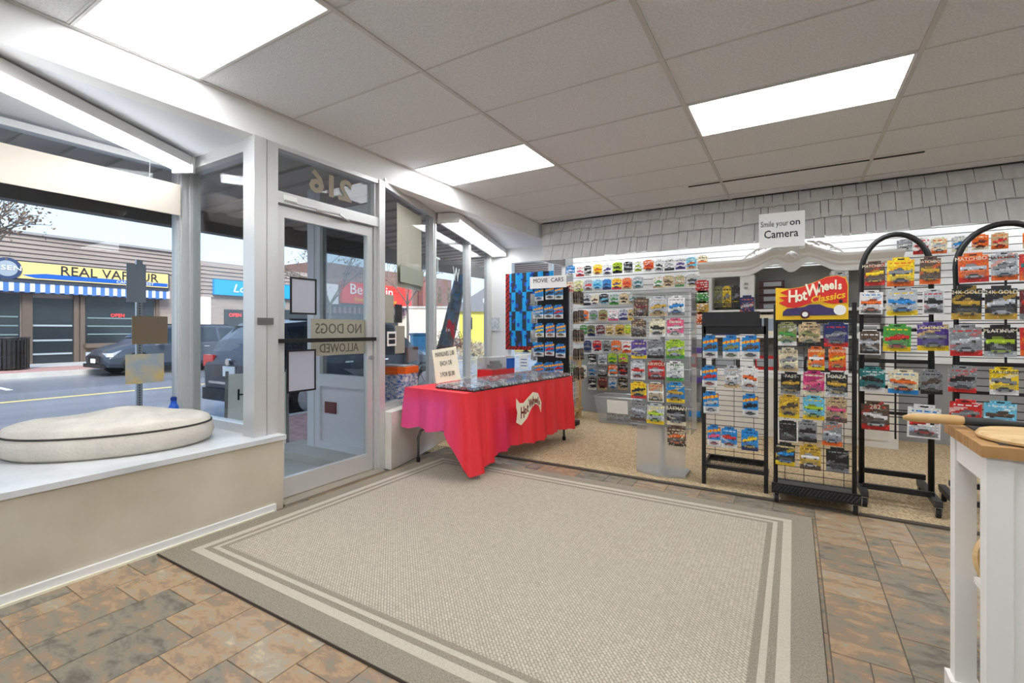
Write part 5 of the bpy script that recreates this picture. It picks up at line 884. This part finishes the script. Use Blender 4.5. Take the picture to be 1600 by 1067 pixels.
o = ob('carded_toy_car', cardmesh('plain', 'silver', 'yellow', 'grey', .15, .3, 79), None, (hc + .445, HYF - .02, 1.84)); tag(o, 'silver and yellow toy car pack on the right column of the hutch', 'toy pack'); ob('toy_car', toycar('grey'), o, (0, -.002, -.26))
for k, cn in enumerate(('red', 'green', 'gold', 'orange')): o = ob('carded_toy_car', cardmesh('plain', cn, 'white', cn, .15, .15, 90 + k, 12, 12), None, (hc - HW - .0, HYF - .06, 1.82 - k * .13)); tag(o, '%s wide toy car pack in the strip on the hutch left side' % cn, 'toy pack', 'strip packs on the hutch'); ob('toy_car', toycar(cn), o, (0, -.002, -.12))
for k in (0, 2, 3, 4): cn = ['navy', 'silver', 'black', 'grey', 'white'][k]; o = thing('boxed_model_car', '%s boxed model car on the lower shelves of hutch' % cn, 'toy box', (hc + (-.68, -.245, 0, .245, .68)[k], HYF + .14, 1.156), 0, 'boxed cars in the hutch'); MB().bb(-.115, .115, -.07, .07, 0, .13).build('box', mat('box ' + cn, COL[cn], .5), o); MB().bb(-.09, .09, -.073, -.07, .03, .1).build('clear_window', MATS['pale box window'], o)
for k in range(5): cn = ['grey', 'red', 'silver', 'black', 'brown'][k]; o = thing('boxed_model_car', '%s boxed model car on the hutch counter' % cn, 'toy box', (hc + (-.68, -.245, 0, .245, .68)[k], HYF + .1, .756), 0, 'boxed cars on the hutch counter'); MB().bb(-.115, .115, -.08, .08, 0, .16).build('box', mat('box ' + cn, COL[cn], .5), o); MB().bb(-.1, .1, -.083, -.08, .04, .13).build('clear_window', MATS['pale box window'], o)
o = thing('framed_picture', 'small white framed picture in the arched middle of the hutch', 'picture', (hc - .18, HYF + .14, 1.156)); o.location = (hc - .245, HYF + .1, 1.156); MB().bb(-.11, .11, 0, .02, 0, .24).build('mount', CREAM, o); MB().bb(-.07, .07, -.004, 0, .05, .19).build('print', mat('blue grey print', (160, 176, 190), .5), o)
# bags with purple and blue bases on the slatwall between spinner and rack
for k, (u, v0, v1, cn) in enumerate(((1090, 470, 494, 'purple'), (1090, 530, 552, 'purple'), (1088, 576, 598, 'purple'), (1086, 628, 652, 'blue'))):
    (xa, z1), (xb, z0) = PY(u - 9, v0, 6.48), PY(u + 9, v1, 6.48); o = thing('accessory_pack', '%s-based clear accessory pack, %s down beside the acrylic spinner' % (cn, ORD[k] if k else 'first'), 'toy pack', ((xa + xb) / 2, 6.5, z0)); q, hq = (xb - xa) / 2, z1 - z0; MB().bb(-q, q, -.03, .03, 0, hq * .4).build('pack_base', mat('pack ' + cn, COL[cn], .4), o); MB().bb(-q * .96, q * .96, -.028, .028, hq * .4, hq).build('clear_cover', CLEARBIN, o)
# hanging sign
x, z = PY(1221, 359, 5.15); t = thing('hanging_sign', 'white hanging sign reading smile your on camera below the ceiling', 'sign', (x, 5.15, z - .165), R(4)); MB().bb(-.19, .19, -.003, .003, 0, .33).build('board', PAPER, t); text(t, 'Smile your', .075, (-.06, -.005, .225), FACE_Y, INK, sx=.72); text(t, 'on', .085, (.11, -.005, .228), FACE_Y, INK, sx=1.0, bold=.001); text(t, 'Camera', .105, (-.005, -.005, .125), FACE_Y, INK, sx=.85, bold=.001)
for q in (-.14, .15): MB().cyl((q, 0, .33), (q, 0, CZ - z + .165), .0012, n=5).build('string', PAPER, t)
# ---------------------------------------------------------------- white cart with wood top
kx, ky = .43, 1.68; kc = thing('wooden_cart', 'white painted cart with oiled wood top', 'cart', (kx, ky, 0)); CW = mat('warm white cart paint', (236, 232, 224), .5); KW, KD, KH = .9, .33, .89
for x_ in (0, KW - .05):
    for y_ in (0, KD - .05): lg = MB().bb(x_, x_ + .05, y_, y_ + .05, .0, KH).build('leg', CW, kc); MB().bb(x_ - .012, x_ + .062, y_ - .012, y_ + .062, 0, .13).build('foot_block', CW, lg)
MB().bb(.004, .04, .05, KD - .05, KH - .075, KH).build('apron', CW, kc); MB().bb(.05, KW - .05, KD - .04, KD - .01, KH - .075, KH).build('apron', CW, kc)
MB().bb(.05, KW - .05, .006, .044, KH - .08, KH).build('front_rail', CW, kc); MB().bb(.05, .1, .006, .044, .1, KH - .08).build('front_stile', CW, kc); MB().bb(.1, KW - .05, .018, .03, .1, KH - .08).build('front_panel', mat('cream panel', (220, 214, 194), .55), kc)
MB().bb(-.012, KW + .01, -.012, KD + .012, KH, KH + .03).build('wood_top', WOODT, kc); MB().bb(.02, KW - .02, .05, KD - .02, .1, .125).build('lower_shelf', CW, kc); MB().bb(.04, KW - .04, .1, KD - .06, .455, .47).build('middle_shelf', CW, kc)
MB().bb(.03, KW - .03, .02, KD - .02, KH + .03, KH + .033).build('slate_mat', mat('charcoal mat', (66, 64, 60), .7), kc)
zt = KH + .033
def board(lb, x, y, z, rx, ry, th, rot=0, handle=None):
    t = thing('serving_board', lb, 'serving board', (x, y, z), rot); m = MB(); n = 36; m.add([(rx * math.cos(2 * math.pi * i / n), ry * math.sin(2 * math.pi * i / n), zz) for (zz, k) in ((0.002, 1),) for i in range(n)] + [(rx * 1.02 * math.cos(2 * math.pi * i / n), ry * 1.02 * math.sin(2 * math.pi * i / n), th / 2) for i in range(n)] + [(rx * .97 * math.cos(2 * math.pi * i / n), ry * .97 * math.sin(2 * math.pi * i / n), th) for i in range(n)], [tuple(reversed(range(n))), tuple(range(2 * n, 3 * n))] + [(r * n + i, r * n + (i + 1) % n, (r + 1) * n + (i + 1) % n, (r + 1) * n + i) for r in range(2) for i in range(n)]); m.build('board_body', WOODL, t, smooth=False)
    if handle: MB().tube([(0, 0, th / 2), (handle * .8, 0, th / 2), (handle, 0, th / 2)], [.009, .0088, .007], 10).build('handle', WOODL, t)
    return t
board('round wooden serving board flat on the cart top', kx + .14, ky + .11, zt - .001, .13, .125, .018, 0, .22); board('smaller wooden board resting on the round serving board', kx + .24, ky + .13, zt + .0175, .13, .1, .017, .4, .2)
t = thing('wooden_paddle', 'long-handled dark paddle with pale wooden handle across the cart edge', 'paddle', (kx - .13, ky + .25, zt + .0165), R(3)); m = MB(); m.tube([(0, 0, .0), (.02, 0, .002), (.08, 0, .003), (.13, 0, .003), (.145, 0, .003)], [.006, .013, .015, .016, .013], 12); m.build('handle', WOODL, t, smooth=True); m = MB(); m.tube([(.142, 0, .002), (.2, 0, .002), (.29, .01, .0)], [.013, .0135, .008], 10); m.build('blade', mat('charcoal wood', (46, 46, 44), .6), t, smooth=True)
t = thing('folded_paper', 'tan folded paper standing behind the serving boards', 'paper', (kx + .32, ky + .285, zt), R(15)); MB().add([(-.1, 0, 0), (.14, 0, 0), (.16, .03, .07), (-.02, .03, .075), (-.1, .012, 0), (.14, .012, 0), (.16, .04, .07), (-.02, .04, .075)], [(0, 1, 2, 3), (4, 7, 6, 5), (0, 3, 7, 4), (1, 5, 6, 2), (3, 2, 6, 7)]).build('sheet', mat('tan kraft', (204, 178, 132), .9), t)
t = board('round wooden board standing on the middle shelf of the cart', kx + .1, ky + .2, .55, .085, .085, .018); t.rotation_euler = (R(78), 0, R(20)); t.location = (kx + .09, ky + .19, .556)
t = thing('black_pot', 'dark metal pot on the lower shelf of the cart', 'pot', (kx + .16, ky + .19, .125)); MB().lathe([(.06, 0), (.085, .02), (.09, .09), (.085, .1), (.08, .1), (.078, .03)], 24).build('pot_body', mat('dark pot metal', (52, 46, 44), .3, .6), t, smooth=True); MB().tube(arcpts((0, 0, .1), .06, 0, math.pi, 10, 'xz'), .005, 6).build('bail', BLACK, t)
